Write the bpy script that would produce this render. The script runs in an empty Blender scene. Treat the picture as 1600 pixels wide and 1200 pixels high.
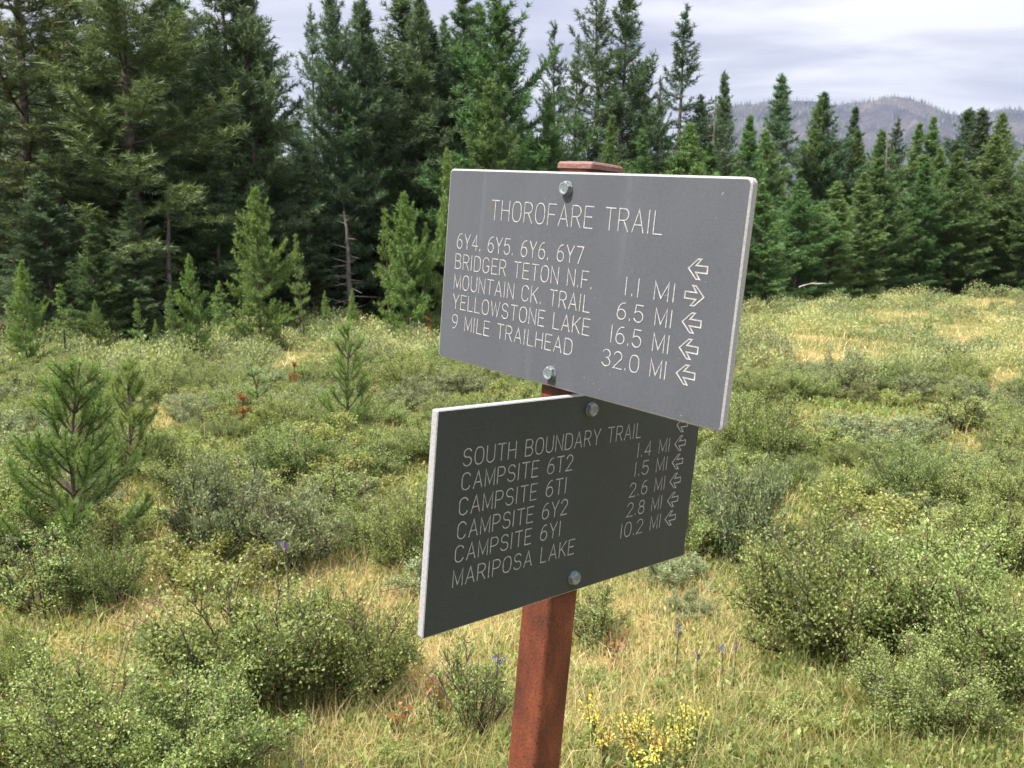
import bpy, math, random
import numpy as np
from mathutils import Matrix, Vector

# ------------------------------------------------------------------ scene, camera, light
S = bpy.context.scene
COL = S.collection
R = math.radians
CAM_Z = 1.5
PITCH = math.atan(215 / 1400.0)
cd = bpy.data.cameras.new('camera')
cam = bpy.data.objects.new('camera', cd)
COL.objects.link(cam)
cam.location = (0, 0, CAM_Z)
cam.rotation_euler = (math.pi / 2 - PITCH, 0, 0)
cd.sensor_width = 36
cd.lens = 36 * 1400 / 1600.0
cd.clip_start = 0.05
cd.clip_end = 20000
cd.dof.use_dof = True
cd.dof.focus_distance = 1.0
cd.dof.aperture_fstop = 24
S.camera = cam

SUN_EL, SUN_AZ = R(58), R(-116)          # azimuth from +Y towards +X
w = bpy.data.worlds.new('World')
S.world = w
w.use_nodes = True
nt = w.node_tree
nt.nodes.clear()
N = nt.nodes.new
sky = N('ShaderNodeTexSky')
sky.sky_type = 'NISHITA'
sky.sun_disc = False
sky.sun_elevation = SUN_EL
sky.sun_rotation = SUN_AZ
bg1 = N('ShaderNodeBackground')
bg1.inputs['Strength'].default_value = 0.1
nt.links.new(sky.outputs[0], bg1.inputs['Color'])
tc = N('ShaderNodeTexCoord')
sep = N('ShaderNodeSeparateXYZ')
nt.links.new(tc.outputs['Generated'], sep.inputs[0])
def wmath(op, a, b=None):
    n = N('ShaderNodeMath'); n.operation = op
    for k, v in enumerate((a, b)):
        if v is None: continue
        if isinstance(v, (int, float)): n.inputs[k].default_value = v
        else: nt.links.new(v, n.inputs[k])
    return n.outputs[0]
zz = wmath('ADD', wmath('MAXIMUM', sep.outputs['Z'], 0.0), 0.10)
cx = wmath('DIVIDE', sep.outputs['X'], zz)
cy = wmath('DIVIDE', sep.outputs['Y'], zz)
comb = N('ShaderNodeCombineXYZ')
nt.links.new(wmath('ADD', wmath('MULTIPLY', cx, 0.30), wmath('MULTIPLY', cy, 0.12)), comb.inputs[0])
nt.links.new(wmath('MULTIPLY', cy, 0.62), comb.inputs[1])
noi = N('ShaderNodeTexNoise')
noi.inputs['Scale'].default_value = 1.9
noi.inputs['Detail'].default_value = 7
noi.inputs['Roughness'].default_value = 0.52
noi.inputs['Distortion'].default_value = 0.35
nt.links.new(comb.outputs[0], noi.inputs['Vector'])
rmp = N('ShaderNodeValToRGB')
e = rmp.color_ramp.elements
e[0].position, e[0].color = 0.37, (0.52, 0.53, 0.69, 1)
e[1].position, e[1].color = 0.62, (1.22, 1.19, 1.22, 1)
m = rmp.color_ramp.elements.new(0.50); m.color = (0.80, 0.79, 0.90, 1)
nt.links.new(noi.outputs[0], rmp.inputs[0])
bg2 = N('ShaderNodeBackground')
nt.links.new(wmath('ADD', wmath('MULTIPLY', wmath('POWER', wmath('MAXIMUM', sep.outputs['Z'], 0.0), 2.0), 1.75), 0.185), bg2.inputs['Strength'])
nt.links.new(rmp.outputs[0], bg2.inputs['Color'])
mx = N('ShaderNodeMixShader')
mx.inputs[0].default_value = 0.93
nt.links.new(bg1.outputs[0], mx.inputs[1])
nt.links.new(bg2.outputs[0], mx.inputs[2])
wo = N('ShaderNodeOutputWorld')
nt.links.new(mx.outputs[0], wo.inputs[0])

sl = bpy.data.lights.new('sun', 'SUN')
sl.energy = 4.2
sl.angle = R(3.0)
sl.color = (1.0, 0.94, 0.84)
so = bpy.data.objects.new('sun', sl)
COL.objects.link(so)
to_sun = Vector((math.sin(SUN_AZ) * math.cos(SUN_EL), math.cos(SUN_AZ) * math.cos(SUN_EL), math.sin(SUN_EL)))
so.rotation_euler = to_sun.to_track_quat('Z', 'Y').to_euler()
so.location = to_sun * 50

S.view_settings.view_transform = 'Standard'
S.view_settings.look = 'None'
S.view_settings.gamma = 1
S.view_settings.exposure = 1.56
S.render.engine = 'CYCLES'
S.cycles.max_bounces = 5
S.cycles.transparent_max_bounces = 4
S.cycles.use_denoising = True

# ------------------------------------------------------------------ helpers
rng = np.random.default_rng(7)
random.seed(7)

def gz(x, y):
    """height of the meadow"""
    x = np.asarray(x, float); y = np.asarray(y, float)
    r = np.hypot(x, y)
    k = np.clip(r / 6, 0, 1) * np.clip((400 - r) / 300, 0, 1)
    return k * (0.07 * np.sin(x * 0.9 + 1.3) * np.cos(y * 0.7) + 0.06 * np.sin(x * 0.37 - y * 0.45) + 0.035 * np.sin(x * 2.1 + y * 1.7))

TL_PX, TL_Y = [-400, 0, 400, 600, 690, 1180, 1400, 1600, 2000], [10.5, 11.8, 15, 17, 18.5, 21.5, 26, 28, 31]
def treeline(px):
    return np.interp(px, TL_PX, TL_Y)
CP, SP = math.cos(PITCH), math.sin(PITCH)
def at(px, py, Y):
    """the point at world depth Y that the photograph shows at pixel (px, py)"""
    xc, yc = (px - 800) / 1400.0, (py - 600) / 1400.0
    d = Vector((xc, CP - yc * SP, -SP - yc * CP))
    t = Y / d.y
    return Vector((d.x * t, Y, CAM_Z + d.z * t))
def ground_y(py):
    yc = (py - 600) / 1400.0
    return CAM_Z * (CP - yc * SP) / (SP + yc * CP)
def to_px(x, y, z):
    dy, dz = y, z - CAM_Z
    zc = dy * CP - dz * SP
    yc = -(dy * SP + dz * CP)
    return 800 + 1400 * x / zc, 600 + 1400 * yc / zc

def mesh_np(name, V, F, tint=None, mats=(), mat_idx=None, smooth=False):
    V = np.asarray(V, np.float32).reshape(-1, 3)
    F = np.asarray(F, np.int32)
    me = bpy.data.meshes.new(name)
    n, k = F.shape
    me.vertices.add(len(V)); me.vertices.foreach_set('co', V.ravel())
    me.loops.add(n * k); me.loops.foreach_set('vertex_index', F.ravel())
    me.polygons.add(n)
    me.polygons.foreach_set('loop_start', np.arange(0, n * k, k, dtype=np.int32))
    if mat_idx is not None: me.polygons.foreach_set('material_index', np.asarray(mat_idx, np.int32))
    if smooth: me.polygons.foreach_set('use_smooth', np.ones(n, dtype=bool))
    me.update(calc_edges=True)
    if tint is not None:
        a = me.attributes.new('tint', 'FLOAT', 'FACE')
        a.data.foreach_set('value', np.asarray(tint, np.float32))
    for mt in mats: me.materials.append(mt)
    return me

def link(name, me, parent=None):
    o = bpy.data.objects.new(name, me)
    COL.objects.link(o)
    if parent is not None: o.parent = parent
    return o

def tag(o, label=None, cat=None, group=None, kind=None):
    if label: o['label'] = label
    if cat: o['category'] = cat
    if group: o['group'] = group
    if kind: o['kind'] = kind
    return o

def unit(v):
    return v / np.maximum(np.linalg.norm(v, axis=-1, keepdims=True), 1e-9)

def perp(D, r):
    """random unit vectors perpendicular to D"""
    q = r.normal(size=D.shape)
    return unit(np.cross(D, q))

def blades(P, D, l, w_, r):
    """one triangle per needle or grass blade"""
    s = perp(D, r) * (np.asarray(w_) / 2)[:, None]
    V = np.stack([P - s, P + s, P + D * np.asarray(l)[:, None]], 1).reshape(-1, 3)
    F = np.arange(len(P) * 3).reshape(-1, 3)
    return V, F

def leaves(P, D, l, w_, r):
    """one pointed quad per leaf"""
    s = perp(D, r); l = np.asarray(l)[:, None]; s = s * (np.asarray(w_) / 2)[:, None]
    nrm = np.cross(unit(s), D)
    V = np.stack([P, P + D * l * 0.55 + s, P + D * l + nrm * l * 0.15, P + D * l * 0.55 - s], 1).reshape(-1, 3)
    return V, np.arange(len(P) * 4).reshape(-1, 4)

class Tubes:
    def __init__(s, sides=5): s.V, s.F, s.n, s.k = [], [], 0, sides
    def add(s, pts, rad):
        pts = np.asarray(pts, float); n = len(pts); k = s.k
        rad = np.broadcast_to(np.asarray(rad, float), (n,))
        T = unit(np.gradient(pts, axis=0))
        ref = np.array([0, 0, 1.0]) if abs(T[0, 2]) < 0.9 else np.array([1.0, 0, 0])
        A = unit(np.cross(T, ref)); B = np.cross(T, A)
        an = np.arange(k) * 2 * np.pi / k
        ring = pts[:, None] + rad[:, None, None] * (A[:, None] * np.cos(an)[None, :, None] + B[:, None] * np.sin(an)[None, :, None])
        s.V.append(ring.reshape(-1, 3))
        i = np.arange(n - 1)[:, None] * k + np.arange(k)[None]
        j = np.arange(n - 1)[:, None] * k + (np.arange(k)[None] + 1) % k
        s.F.append(np.stack([i, j, j + k, i + k], -1).reshape(-1, 4) + s.n)
        s.n += n * k
    def mesh(s, name, mat, smooth=True):
        return mesh_np(name, np.concatenate(s.V), np.concatenate(s.F), mats=[mat], smooth=smooth)

# ------------------------------------------------------------------ materials
def new_mat(name):
    mt = bpy.data.materials.new(name); mt.use_nodes = True
    t = mt.node_tree; t.nodes.clear()
    return mt, t

def ramp(t, src, stops):
    r = t.nodes.new('ShaderNodeValToRGB')
    el = r.color_ramp.elements
    while len(el) < len(stops): el.new(0.5)
    for q, (p, c) in zip(el, stops): q.position = p; q.color = (*c, 1)
    t.links.new(src, r.inputs[0])
    return r.outputs[0]

def noise(t, scale, detail=4, rough=0.55, vec=None, dist=0.0):
    n = t.nodes.new('ShaderNodeTexNoise')
    n.inputs['Scale'].default_value = scale; n.inputs['Detail'].default_value = detail
    n.inputs['Roughness'].default_value = rough; n.inputs['Distortion'].default_value = dist
    if vec is not None: t.links.new(vec, n.inputs['Vector'])
    return n.outputs[0]

def mixc(t, f, a, b, mode='MIX'):
    n = t.nodes.new('ShaderNodeMix'); n.data_type = 'RGBA'; n.blend_type = mode
    for sk, v in ((n.inputs[0], f), (n.inputs[6], a), (n.inputs[7], b)):
        if isinstance(v, (int, float)): sk.default_value = v
        elif isinstance(v, tuple): sk.default_value = (*v, 1)
        else: t.links.new(v, sk)
    return n.outputs[2]

def foliage(name, stops, trans=0.3, hue_var=0.03, val_var=0.35, rough=0.55, clump=0.0, spec=0.25):
    mt, t = new_mat(name)
    at_ = t.nodes.new('ShaderNodeAttribute'); at_.attribute_name = 'tint'
    c = ramp(t, at_.outputs['Fac'], stops)
    oi = t.nodes.new('ShaderNodeObjectInfo')
    hs = t.nodes.new('ShaderNodeHueSaturation')
    mr = t.nodes.new('ShaderNodeMapRange'); mr.inputs[3].default_value = 0.5 - hue_var; mr.inputs[4].default_value = 0.5 + hue_var
    t.links.new(oi.outputs['Random'], mr.inputs[0]); t.links.new(mr.outputs[0], hs.inputs['Hue'])
    ml = t.nodes.new('ShaderNodeMath'); ml.operation = 'MULTIPLY'; ml.inputs[1].default_value = 7.31
    fr = t.nodes.new('ShaderNodeMath'); fr.operation = 'FRACT'
    t.links.new(oi.outputs['Random'], ml.inputs[0]); t.links.new(ml.outputs[0], fr.inputs[0])
    mv = t.nodes.new('ShaderNodeMapRange'); mv.inputs[3].default_value = 1 - val_var; mv.inputs[4].default_value = 1 + val_var
    t.links.new(fr.outputs[0], mv.inputs[0]); t.links.new(mv.outputs[0], hs.inputs['Value'])
    t.links.new(c, hs.inputs['Color'])
    col = hs.outputs[0]
    b = t.nodes.new('ShaderNodeBsdfPrincipled'); b.inputs['Roughness'].default_value = rough
    b.inputs['Specular IOR Level'].default_value = spec
    tr = t.nodes.new('ShaderNodeBsdfTranslucent')
    t.links.new(col, b.inputs['Base Color'])
    t.links.new(mixc(t, 1.0, col, (1.25, 1.2, 0.55), 'MULTIPLY'), tr.inputs['Color'])
    ms = t.nodes.new('ShaderNodeMixShader'); ms.inputs[0].default_value = trans
    t.links.new(b.outputs[0], ms.inputs[1]); t.links.new(tr.outputs[0], ms.inputs[2])
    o = t.nodes.new('ShaderNodeOutputMaterial'); t.links.new(ms.outputs[0], o.inputs[0])
    return mt

def solid(name, stops, scale, rough=0.8, bump=0.0, bump_scale=None, detail=5, metallic=0.0, spec=0.3, obj=True):
    mt, t = new_mat(name)
    tcn = t.nodes.new('ShaderNodeTexCoord')
    vec = tcn.outputs['Object']
    c = ramp(t, noise(t, scale, detail, 0.6, vec), stops)
    b = t.nodes.new('ShaderNodeBsdfPrincipled')
    b.inputs['Roughness'].default_value = rough; b.inputs['Metallic'].default_value = metallic
    b.inputs['Specular IOR Level'].default_value = spec
    t.links.new(c, b.inputs['Base Color'])
    if bump:
        bn = t.nodes.new('ShaderNodeBump'); bn.inputs['Strength'].default_value = bump; bn.inputs['Distance'].default_value = 0.01
        t.links.new(noise(t, bump_scale or scale * 3, 4, 0.6, vec), bn.inputs['Height'])
        t.links.new(bn.outputs[0], b.inputs['Normal'])
    o = t.nodes.new('ShaderNodeOutputMaterial'); t.links.new(b.outputs[0], o.inputs[0])
    return mt

M = {}
M['bark'] = solid('grey_brown_bark', [(0.3, (0.035, 0.028, 0.022)), (0.55, (0.09, 0.075, 0.062)), (0.75, (0.17, 0.15, 0.13))], 9, 0.95, 0.6)
M['twig'] = solid('dark_twig_bark', [(0.3, (0.03, 0.022, 0.017)), (0.6, (0.09, 0.065, 0.048)), (0.8, (0.20, 0.16, 0.125))], 14, 0.9)
M['deadwood'] = solid('bleached_wood', [(0.3, (0.22, 0.19, 0.165)), (0.6, (0.42, 0.38, 0.34)), (0.8, (0.58, 0.54, 0.5))], 12, 0.85)
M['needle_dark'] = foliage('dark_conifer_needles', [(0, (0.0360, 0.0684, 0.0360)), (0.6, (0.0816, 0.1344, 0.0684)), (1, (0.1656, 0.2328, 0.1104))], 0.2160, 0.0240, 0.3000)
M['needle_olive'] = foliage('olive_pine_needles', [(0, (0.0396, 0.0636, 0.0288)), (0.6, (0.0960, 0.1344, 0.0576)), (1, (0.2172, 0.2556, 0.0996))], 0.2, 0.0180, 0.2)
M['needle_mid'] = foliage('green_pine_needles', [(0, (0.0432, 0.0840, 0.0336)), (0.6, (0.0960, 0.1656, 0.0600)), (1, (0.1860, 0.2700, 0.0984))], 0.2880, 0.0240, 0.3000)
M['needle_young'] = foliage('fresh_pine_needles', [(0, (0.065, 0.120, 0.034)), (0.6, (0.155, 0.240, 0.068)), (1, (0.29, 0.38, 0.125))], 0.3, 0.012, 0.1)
M['needle_dead'] = foliage('rust_red_needles', [(0, (0.1400, 0.0315, 0.0098)), (1, (0.3220, 0.0910, 0.0245))], 0.2, 0.0070, 0.1)
M['leaf_green'] = foliage('green_shrub_leaves', [(0, (0.066, 0.100, 0.033)), (0.5, (0.172, 0.226, 0.074)), (0.9, (0.335, 0.380, 0.138)), (1, (0.46, 0.46, 0.20))], 0.36, 0.014, 0.2)
M['leaf_grey'] = foliage('grey_green_willow_leaves', [(0, (0.090, 0.125, 0.060)), (0.6, (0.200, 0.240, 0.120)), (1, (0.36, 0.385, 0.205))], 0.3, 0.012, 0.2)
M['leaf_lime'] = foliage('yellow_green_leaves', [(0, (0.095, 0.130, 0.038)), (0.6, (0.22, 0.260, 0.085)), (1, (0.42, 0.42, 0.17))], 0.38, 0.018, 0.2)
M['leaf_red'] = foliage('red_autumn_leaves', [(0, (0.14, 0.045, 0.025)), (1, (0.33, 0.14, 0.07))], 0.35)
M['grass'] = foliage('meadow_grass', [(0, (0.0840, 0.1176, 0.0336)), (0.3, (0.1848, 0.2072, 0.0616)), (0.5, (0.3584, 0.3136, 0.1344)), (0.8400, (0.5152, 0.4144, 0.2128)), (1.0416, (0.6944, 0.5824, 0.3696)), (1, (0.4032, 0.2464, 0.1568))], 0.3920, 0.0, 0.0)
M['petal_purple'] = foliage('purple_petals', [(0, (0.035, 0.022, 0.15)), (1, (0.10, 0.07, 0.33))], 0.3)
M['petal_yellow'] = foliage('yellow_petals', [(0, (0.42, 0.34, 0.05)), (1, (0.66, 0.56, 0.13))], 0.3)
M['petal_white'] = foliage('white_petals', [(0, (0.6, 0.56, 0.45)), (1, (0.8, 0.77, 0.66))], 0.3)

# ------------------------------------------------------------------ setting: ground, mountain
def build_ground():
    rad = np.concatenate([[0.0], np.geomspace(0.6, 60, 120), np.geomspace(66, 5000, 40)])
    na = 220
    an = np.linspace(0, 2 * np.pi, na, endpoint=False)
    X = (rad[:, None] * np.sin(an)); Y = (rad[:, None] * np.cos(an))
    V = np.stack([X, Y, gz(X, Y)], -1).reshape(-1, 3)
    i = np.arange(len(rad) - 1)[:, None] * na + np.arange(na)[None]
    j = np.arange(len(rad) - 1)[:, None] * na + (np.arange(na)[None] + 1) % na
    F = np.stack([i, i + na, j + na, j], -1).reshape(-1, 4)
    mt, t = new_mat('meadow_soil')
    tcn = t.nodes.new('ShaderNodeTexCoord'); v = tcn.outputs['Object']
    big = ramp(t, noise(t, 0.9, 5, 0.6, v), [(0.35, (0.115, 0.125, 0.040)), (0.5, (0.20, 0.19, 0.075)), (0.62, (0.34, 0.28, 0.135)), (0.75, (0.26, 0.19, 0.105))])
    fine = ramp(t, noise(t, 60, 4, 0.7, v), [(0.3, (0.25, 0.24, 0.2)), (0.7, (1.15, 1.1, 1.0))])
    # needle litter under the trees
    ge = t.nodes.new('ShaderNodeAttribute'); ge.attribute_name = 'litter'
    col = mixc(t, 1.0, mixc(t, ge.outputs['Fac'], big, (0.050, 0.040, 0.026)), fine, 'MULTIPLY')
    b = t.nodes.new('ShaderNodeBsdfPrincipled'); b.inputs['Roughness'].default_value = 0.95
    b.inputs['Specular IOR Level'].default_value = 0.1
    t.links.new(col, b.inputs['Base Color'])
    bn = t.nodes.new('ShaderNodeBump'); bn.inputs['Strength'].default_value = 0.8; bn.inputs['Distance'].default_value = 0.03
    t.links.new(noise(t, 40, 4, 0.7, v), bn.inputs['Height']); t.links.new(bn.outputs[0], b.inputs['Normal'])
    o = t.nodes.new('ShaderNodeOutputMaterial'); t.links.new(b.outputs[0], o.inputs[0])
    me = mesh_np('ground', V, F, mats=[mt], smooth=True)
    with np.errstate(all='ignore'):
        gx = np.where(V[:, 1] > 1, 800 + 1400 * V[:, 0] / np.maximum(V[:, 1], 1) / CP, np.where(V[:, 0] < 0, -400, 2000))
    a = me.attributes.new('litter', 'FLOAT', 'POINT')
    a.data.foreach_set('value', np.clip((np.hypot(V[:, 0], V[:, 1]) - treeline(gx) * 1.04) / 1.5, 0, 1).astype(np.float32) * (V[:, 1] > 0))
    tag(link('ground', me), kind='structure')
build_ground()

def fbm(x, y, seed, octs=6, f0=1.0):
    r = np.random.default_rng(seed); out = 0; a = 1.0; f = f0
    for _ in range(octs):
        for _k in range(3):
            th = r.uniform(0, 2 * np.pi); ph = r.uniform(0, 2 * np.pi)
            out = out + a / 3 * np.sin((x * np.cos(th) + y * np.sin(th)) * f + ph)
        f *= 2.03; a *= 0.5
    return out

MY = 2600.0
RIDGE = [(940, 383), (1000, 330), (1040, 240), (1080, 180), (1120, 168), (1150, 161), (1180, 156), (1215, 150), (1245, 151), (1300, 158), (1340, 153), (1370, 148), (1400, 145), (1420, 148), (1440, 156),
         (1465, 166), (1500, 173), (1520, 171), (1545, 165), (1570, 164), (1600, 165), (1680, 170), (1800, 190), (2000, 230)]
RX = np.array([at(px, py, MY).x for px, py in RIDGE]); RZ = np.array([at(px, py, MY).z for px, py in RIDGE])
def mount_z(x, y):
    crest = np.interp(x, RX, RZ)
    d = (y - MY)
    front = np.clip(1 + d / 1500.0, 0, 1); back = np.clip(1 - d / 1800.0, 0, 1)
    prof = np.where(d < 0, front ** 1.25, back)
    amp = 1 - np.exp(-np.abs(d) / 90.0)
    nz = 34 * fbm(x / 330.0, y / 330.0, 3) * (0.25 + amp) * np.minimum(prof * 3, 1)
    gully = -30 * np.abs(np.sin(x / 75.0 + 1.2 * np.sin(y / 140.0))) * amp * np.minimum(prof * 2, 1)
    return crest * prof + nz * amp + 9 * fbm(x / 32.0, y / 25.0, 8, 4) * (1 - amp) + gully * 1.5 - 12
def build_mountain():
    xs = np.linspace(RX[0], RX[-1], 240); ys = np.concatenate([np.linspace(MY - 1500, MY - 60, 90), np.linspace(MY - 45, MY + 45, 7), np.linspace(MY + 80, MY + 1700, 20)])
    X, Y = np.meshgrid(xs, ys)
    Z = mount_z(X, Y)
    V = np.stack([X, Y, Z], -1).reshape(-1, 3)
    n = len(xs)
    i = np.arange(len(ys) - 1)[:, None] * n + np.arange(n - 1)[None]
    F = np.stack([i, i + 1, i + n + 1, i + n], -1).reshape(-1, 4)
    mt, t = new_mat('burned_slope')
    tcn = t.nodes.new('ShaderNodeTexCoord'); v = tcn.outputs['Object']
    c1 = ramp(t, noise(t, 0.008, 9, 0.68, v), [(0.36, (0.010, 0.014, 0.015)), (0.46, (0.024, 0.025, 0.033)), (0.56, (0.045, 0.043, 0.050)), (0.66, (0.085, 0.072, 0.066))])
    c2 = ramp(t, noise(t, 0.06, 5, 0.7, v), [(0.35, (0.55, 0.55, 0.58)), (0.65, (1.1, 1.08, 1.08))])
    col = mixc(t, 1.0, c1, c2, 'MULTIPLY')
    b = t.nodes.new('ShaderNodeBsdfPrincipled'); b.inputs['Roughness'].default_value = 1.0; b.inputs['Specular IOR Level'].default_value = 0.0
    t.links.new(col, b.inputs['Base Color'])
    o = t.nodes.new('ShaderNodeOutputMaterial'); t.links.new(b.outputs[0], o.inputs[0])
    tag(link('mountain', mesh_np('mountain', V, F, mats=[mt], smooth=True)), kind='structure')
    # standing burned and living trees over the slope: a far-off wood nobody could count
    r = np.random.default_rng(21)
    n = 15000
    x = r.uniform(RX[2], RX[-3], n); y = MY - 1000 * r.random(n) ** 1.6 + 40
    keep = fbm(x / 210.0, y / 210.0, 31, 4) + r.normal(0, 0.35, n) > 0.1
    x, y = x[keep], y[keep]
    x = np.concatenate([x, r.uniform(RX[3], RX[-3], 420)]); y = np.concatenate([y, MY + r.uniform(-20, 10, 420)])
    z = mount_z(x, y) - 1
    n = len(x); h = r.uniform(6, 17, n); rr = h * r.uniform(0.07, 0.16, n)
    an = np.arange(5) * 2 * np.pi / 5
    ring = np.stack([x[:, None] + rr[:, None] * np.cos(an), y[:, None] + rr[:, None] * np.sin(an), np.repeat(z[:, None], 5, 1)], -1)
    top = np.stack([x, y, z + h], -1)[:, None]
    V = np.concatenate([ring, top], 1).reshape(-1, 3)
    b0 = np.arange(n)[:, None] * 6
    F = np.stack([b0 + np.arange(5), b0 + (np.arange(5) + 1) % 5, b0 + 5 + 0 * np.arange(5)], -1).reshape(-1, 3)
    mt2 = foliage('far_forest', [(0, (0.014, 0.020, 0.018)), (0.7, (0.030, 0.036, 0.032)), (1, (0.09, 0.085, 0.085))], 0.0)
    tag(link('distant_forest', mesh_np('distant_forest', V, F, tint=np.repeat(r.random(n), 5), mats=[mt2])), kind='stuff')
build_mountain()

# ------------------------------------------------------------------ conifers
def conifer(name, seed, H, Rb, base=0.12, p=0.9, whorl=0.30, k=5, droop=-8, up=50, curl=25, dens=1.0, blade=0.11, bw=0.016, mat='needle_dark', gap=0.12, lean=0.0, twig_step=0.15, dead=6, tip_bright=0.5):
    """returns (trunk mesh, crown mesh): whorled limbs with side twigs clothed in needles"""
    r = np.random.default_rng(seed)
    tb = Tubes(7)
    n = 12
    zs = np.linspace(-0.1, H, n)
    off = np.stack([np.cumsum(r.normal(0, 0.02, n)), np.cumsum(r.normal(0, 0.02, n))], -1) * H / 8
    off -= off[0]
    trunk = np.column_stack([off + lean * (zs / H)[:, None] * np.array([1, 0.3]), zs])
    r0 = 0.0105 * H + 0.008
    tb.add(trunk, r0 * (1 - zs / (H * 1.02)).clip(0.02) ** 0.85)
    def tp(z): return np.array([np.interp(z, zs, trunk[:, 0]), np.interp(z, zs, trunk[:, 1]), z])
    P, D, Tn = [], [], []
    z = base * H
    lim = Tubes(4)
    # bare dead limbs below the crown
    for _ in range(dead):
        zz_ = r.uniform(0.06, max(base, 0.25)) * H; a = r.uniform(0, 2 * np.pi); L = Rb * r.uniform(0.25, 0.6)
        d = np.array([np.cos(a), np.sin(a), r.uniform(-0.5, 0.1)])
        s_ = np.linspace(0, 1, 4)[:, None]
        tb.add(tp(zz_) + d * L * s_ - np.array([0, 0, 1]) * 0.1 * L * s_ ** 2, np.array([0.010, 0.008, 0.005, 0.002]) * H / 8)
    sector = r.uniform(0.5, 1.25, 9)
    while z < H * 0.985:
        t = (z - base * H) / (H - base * H)
        kk = max(3, int(round(k + r.normal(0, 0.8))))
        a0 = r.uniform(0, 2 * np.pi)
        for q in range(kk):
            if r.random() < gap: continue
            a = a0 + q * 2 * np.pi / kk + r.normal(0, 0.25)
            env = min(1.0, 0.55 + t * 3.0) if base > 0.2 else 1.0
            L = (Rb * min(1.0, (1 - t) * 1.75) ** p * env * sector[int(a / (2 * np.pi) * 9) % 9] * r.uniform(0.5, 1.2) + 0.03 * H / 8)
            el = R(droop + (up - droop) * t ** 1.1 + r.normal(0, 11))
            m_ = 6
            s_ = np.linspace(0, 1, m_)
            ang = el + R(curl) * (s_ - 0.35) * (1 if t < 0.85 else 0.3)
            st = L / (m_ - 1)
            hx = np.concatenate([[0], np.cumsum(np.cos(ang[:-1]) * st)]); hz = np.concatenate([[0], np.cumsum(np.sin(ang[:-1]) * st)])
            sw = r.normal(0, 0.06) * s_ ** 2 * L
            pts = tp(min(z + r.normal(0, 0.10) * H / 8, H * 0.985)) + np.column_stack([np.cos(a) * hx - np.sin(a) * sw, np.sin(a) * hx + np.cos(a) * sw, hz])
            lim.add(pts, np.linspace(0.011, 0.003, m_) * (0.4 + L / Rb) * H / 8)
            # side twigs
            ns = max(3, int(L / twig_step))
            ss = np.linspace(0.22 if t < 0.8 else 0.05, 1.0, ns) + r.normal(0, 0.02, ns)
            ss = ss.clip(0.05, 1)
            dirs = unit(np.gradient(pts, axis=0))
            for s1 in ss:
                c = np.array([np.interp(s1, s_, pts[:, x]) for x in range(3)])
                dd = unit(np.array([np.interp(s1, s_, dirs[:, x]) for x in range(3)]))
                side = unit(np.cross(dd, [0, 0, 1.0]))
                for sg in (-1, 1, 0):
                    if sg == 0 and s1 < 0.97 and r.random() < 0.5: continue
                    tl = (0.34 * L * (1 - s1) + 0.15 * H / 8 * min(1, 0.35 + 2.2 * (1 - t))) * r.uniform(0.6, 1.2)
                    td = unit(dd * r.uniform(0.7, 1.1) + side * sg * r.uniform(0.5, 1.0) + np.array([0, 0, r.uniform(-0.38, 0.5)]))
                    nb = max(3, int(tl / 0.05 * 3.2 * dens / (H / 8)))
                    u = r.random(nb)
                    pp = c + td * (u * tl)[:, None] + np.array([0, 0, 1.0]) * (0.25 * tl * u ** 2)[:, None] * r.uniform(-0.3, 1.0)
                    rd = perp(np.repeat(td[None], nb, 0), r)
                    P.append(pp); D.append(unit(td * r.uniform(0.4, 1.0, nb)[:, None] + rd * 0.8 + np.array([0, 0, 0.15])))
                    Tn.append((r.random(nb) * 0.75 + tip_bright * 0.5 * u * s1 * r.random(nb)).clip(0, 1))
        z += whorl * (1.0 - 0.45 * t) * r.uniform(0.75, 1.25)
    # leader
    nb = int(60 * dens)
    u = r.random(nb)
    P.append(np.column_stack([np.full(nb, trunk[-1, 0]), np.full(nb, trunk[-1, 1]), H * (0.955 + 0.05 * u)]))
    D.append(unit(np.column_stack([r.normal(0, 0.6, nb), r.normal(0, 0.6, nb), np.full(nb, 0.8)]))); Tn.append(r.random(nb) * 0.7 + 0.2)
    P = np.concatenate(P); D = np.concatenate(D); Tn = np.concatenate(Tn)
    nb = len(P)
    V, F = blades(P, D, blade * r.uniform(0.6, 1.25, nb), bw * r.uniform(0.7, 1.3, nb), r)
    # the limbs belong with the trunk
    tb.V += lim.V and [np.concatenate(lim.V)]
    lf = np.concatenate(lim.F); lq = lf + tb.n
    tb.F.append(lq); tb.n += lim.n
    tm = tb.mesh(name + '_trunk', M['bark'])
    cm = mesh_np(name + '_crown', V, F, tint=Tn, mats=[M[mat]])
    return dict(trunk=tm, crown=cm, H=H, R=Rb * (1.05 if H < 3 else 0.72), n=nb)

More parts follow.
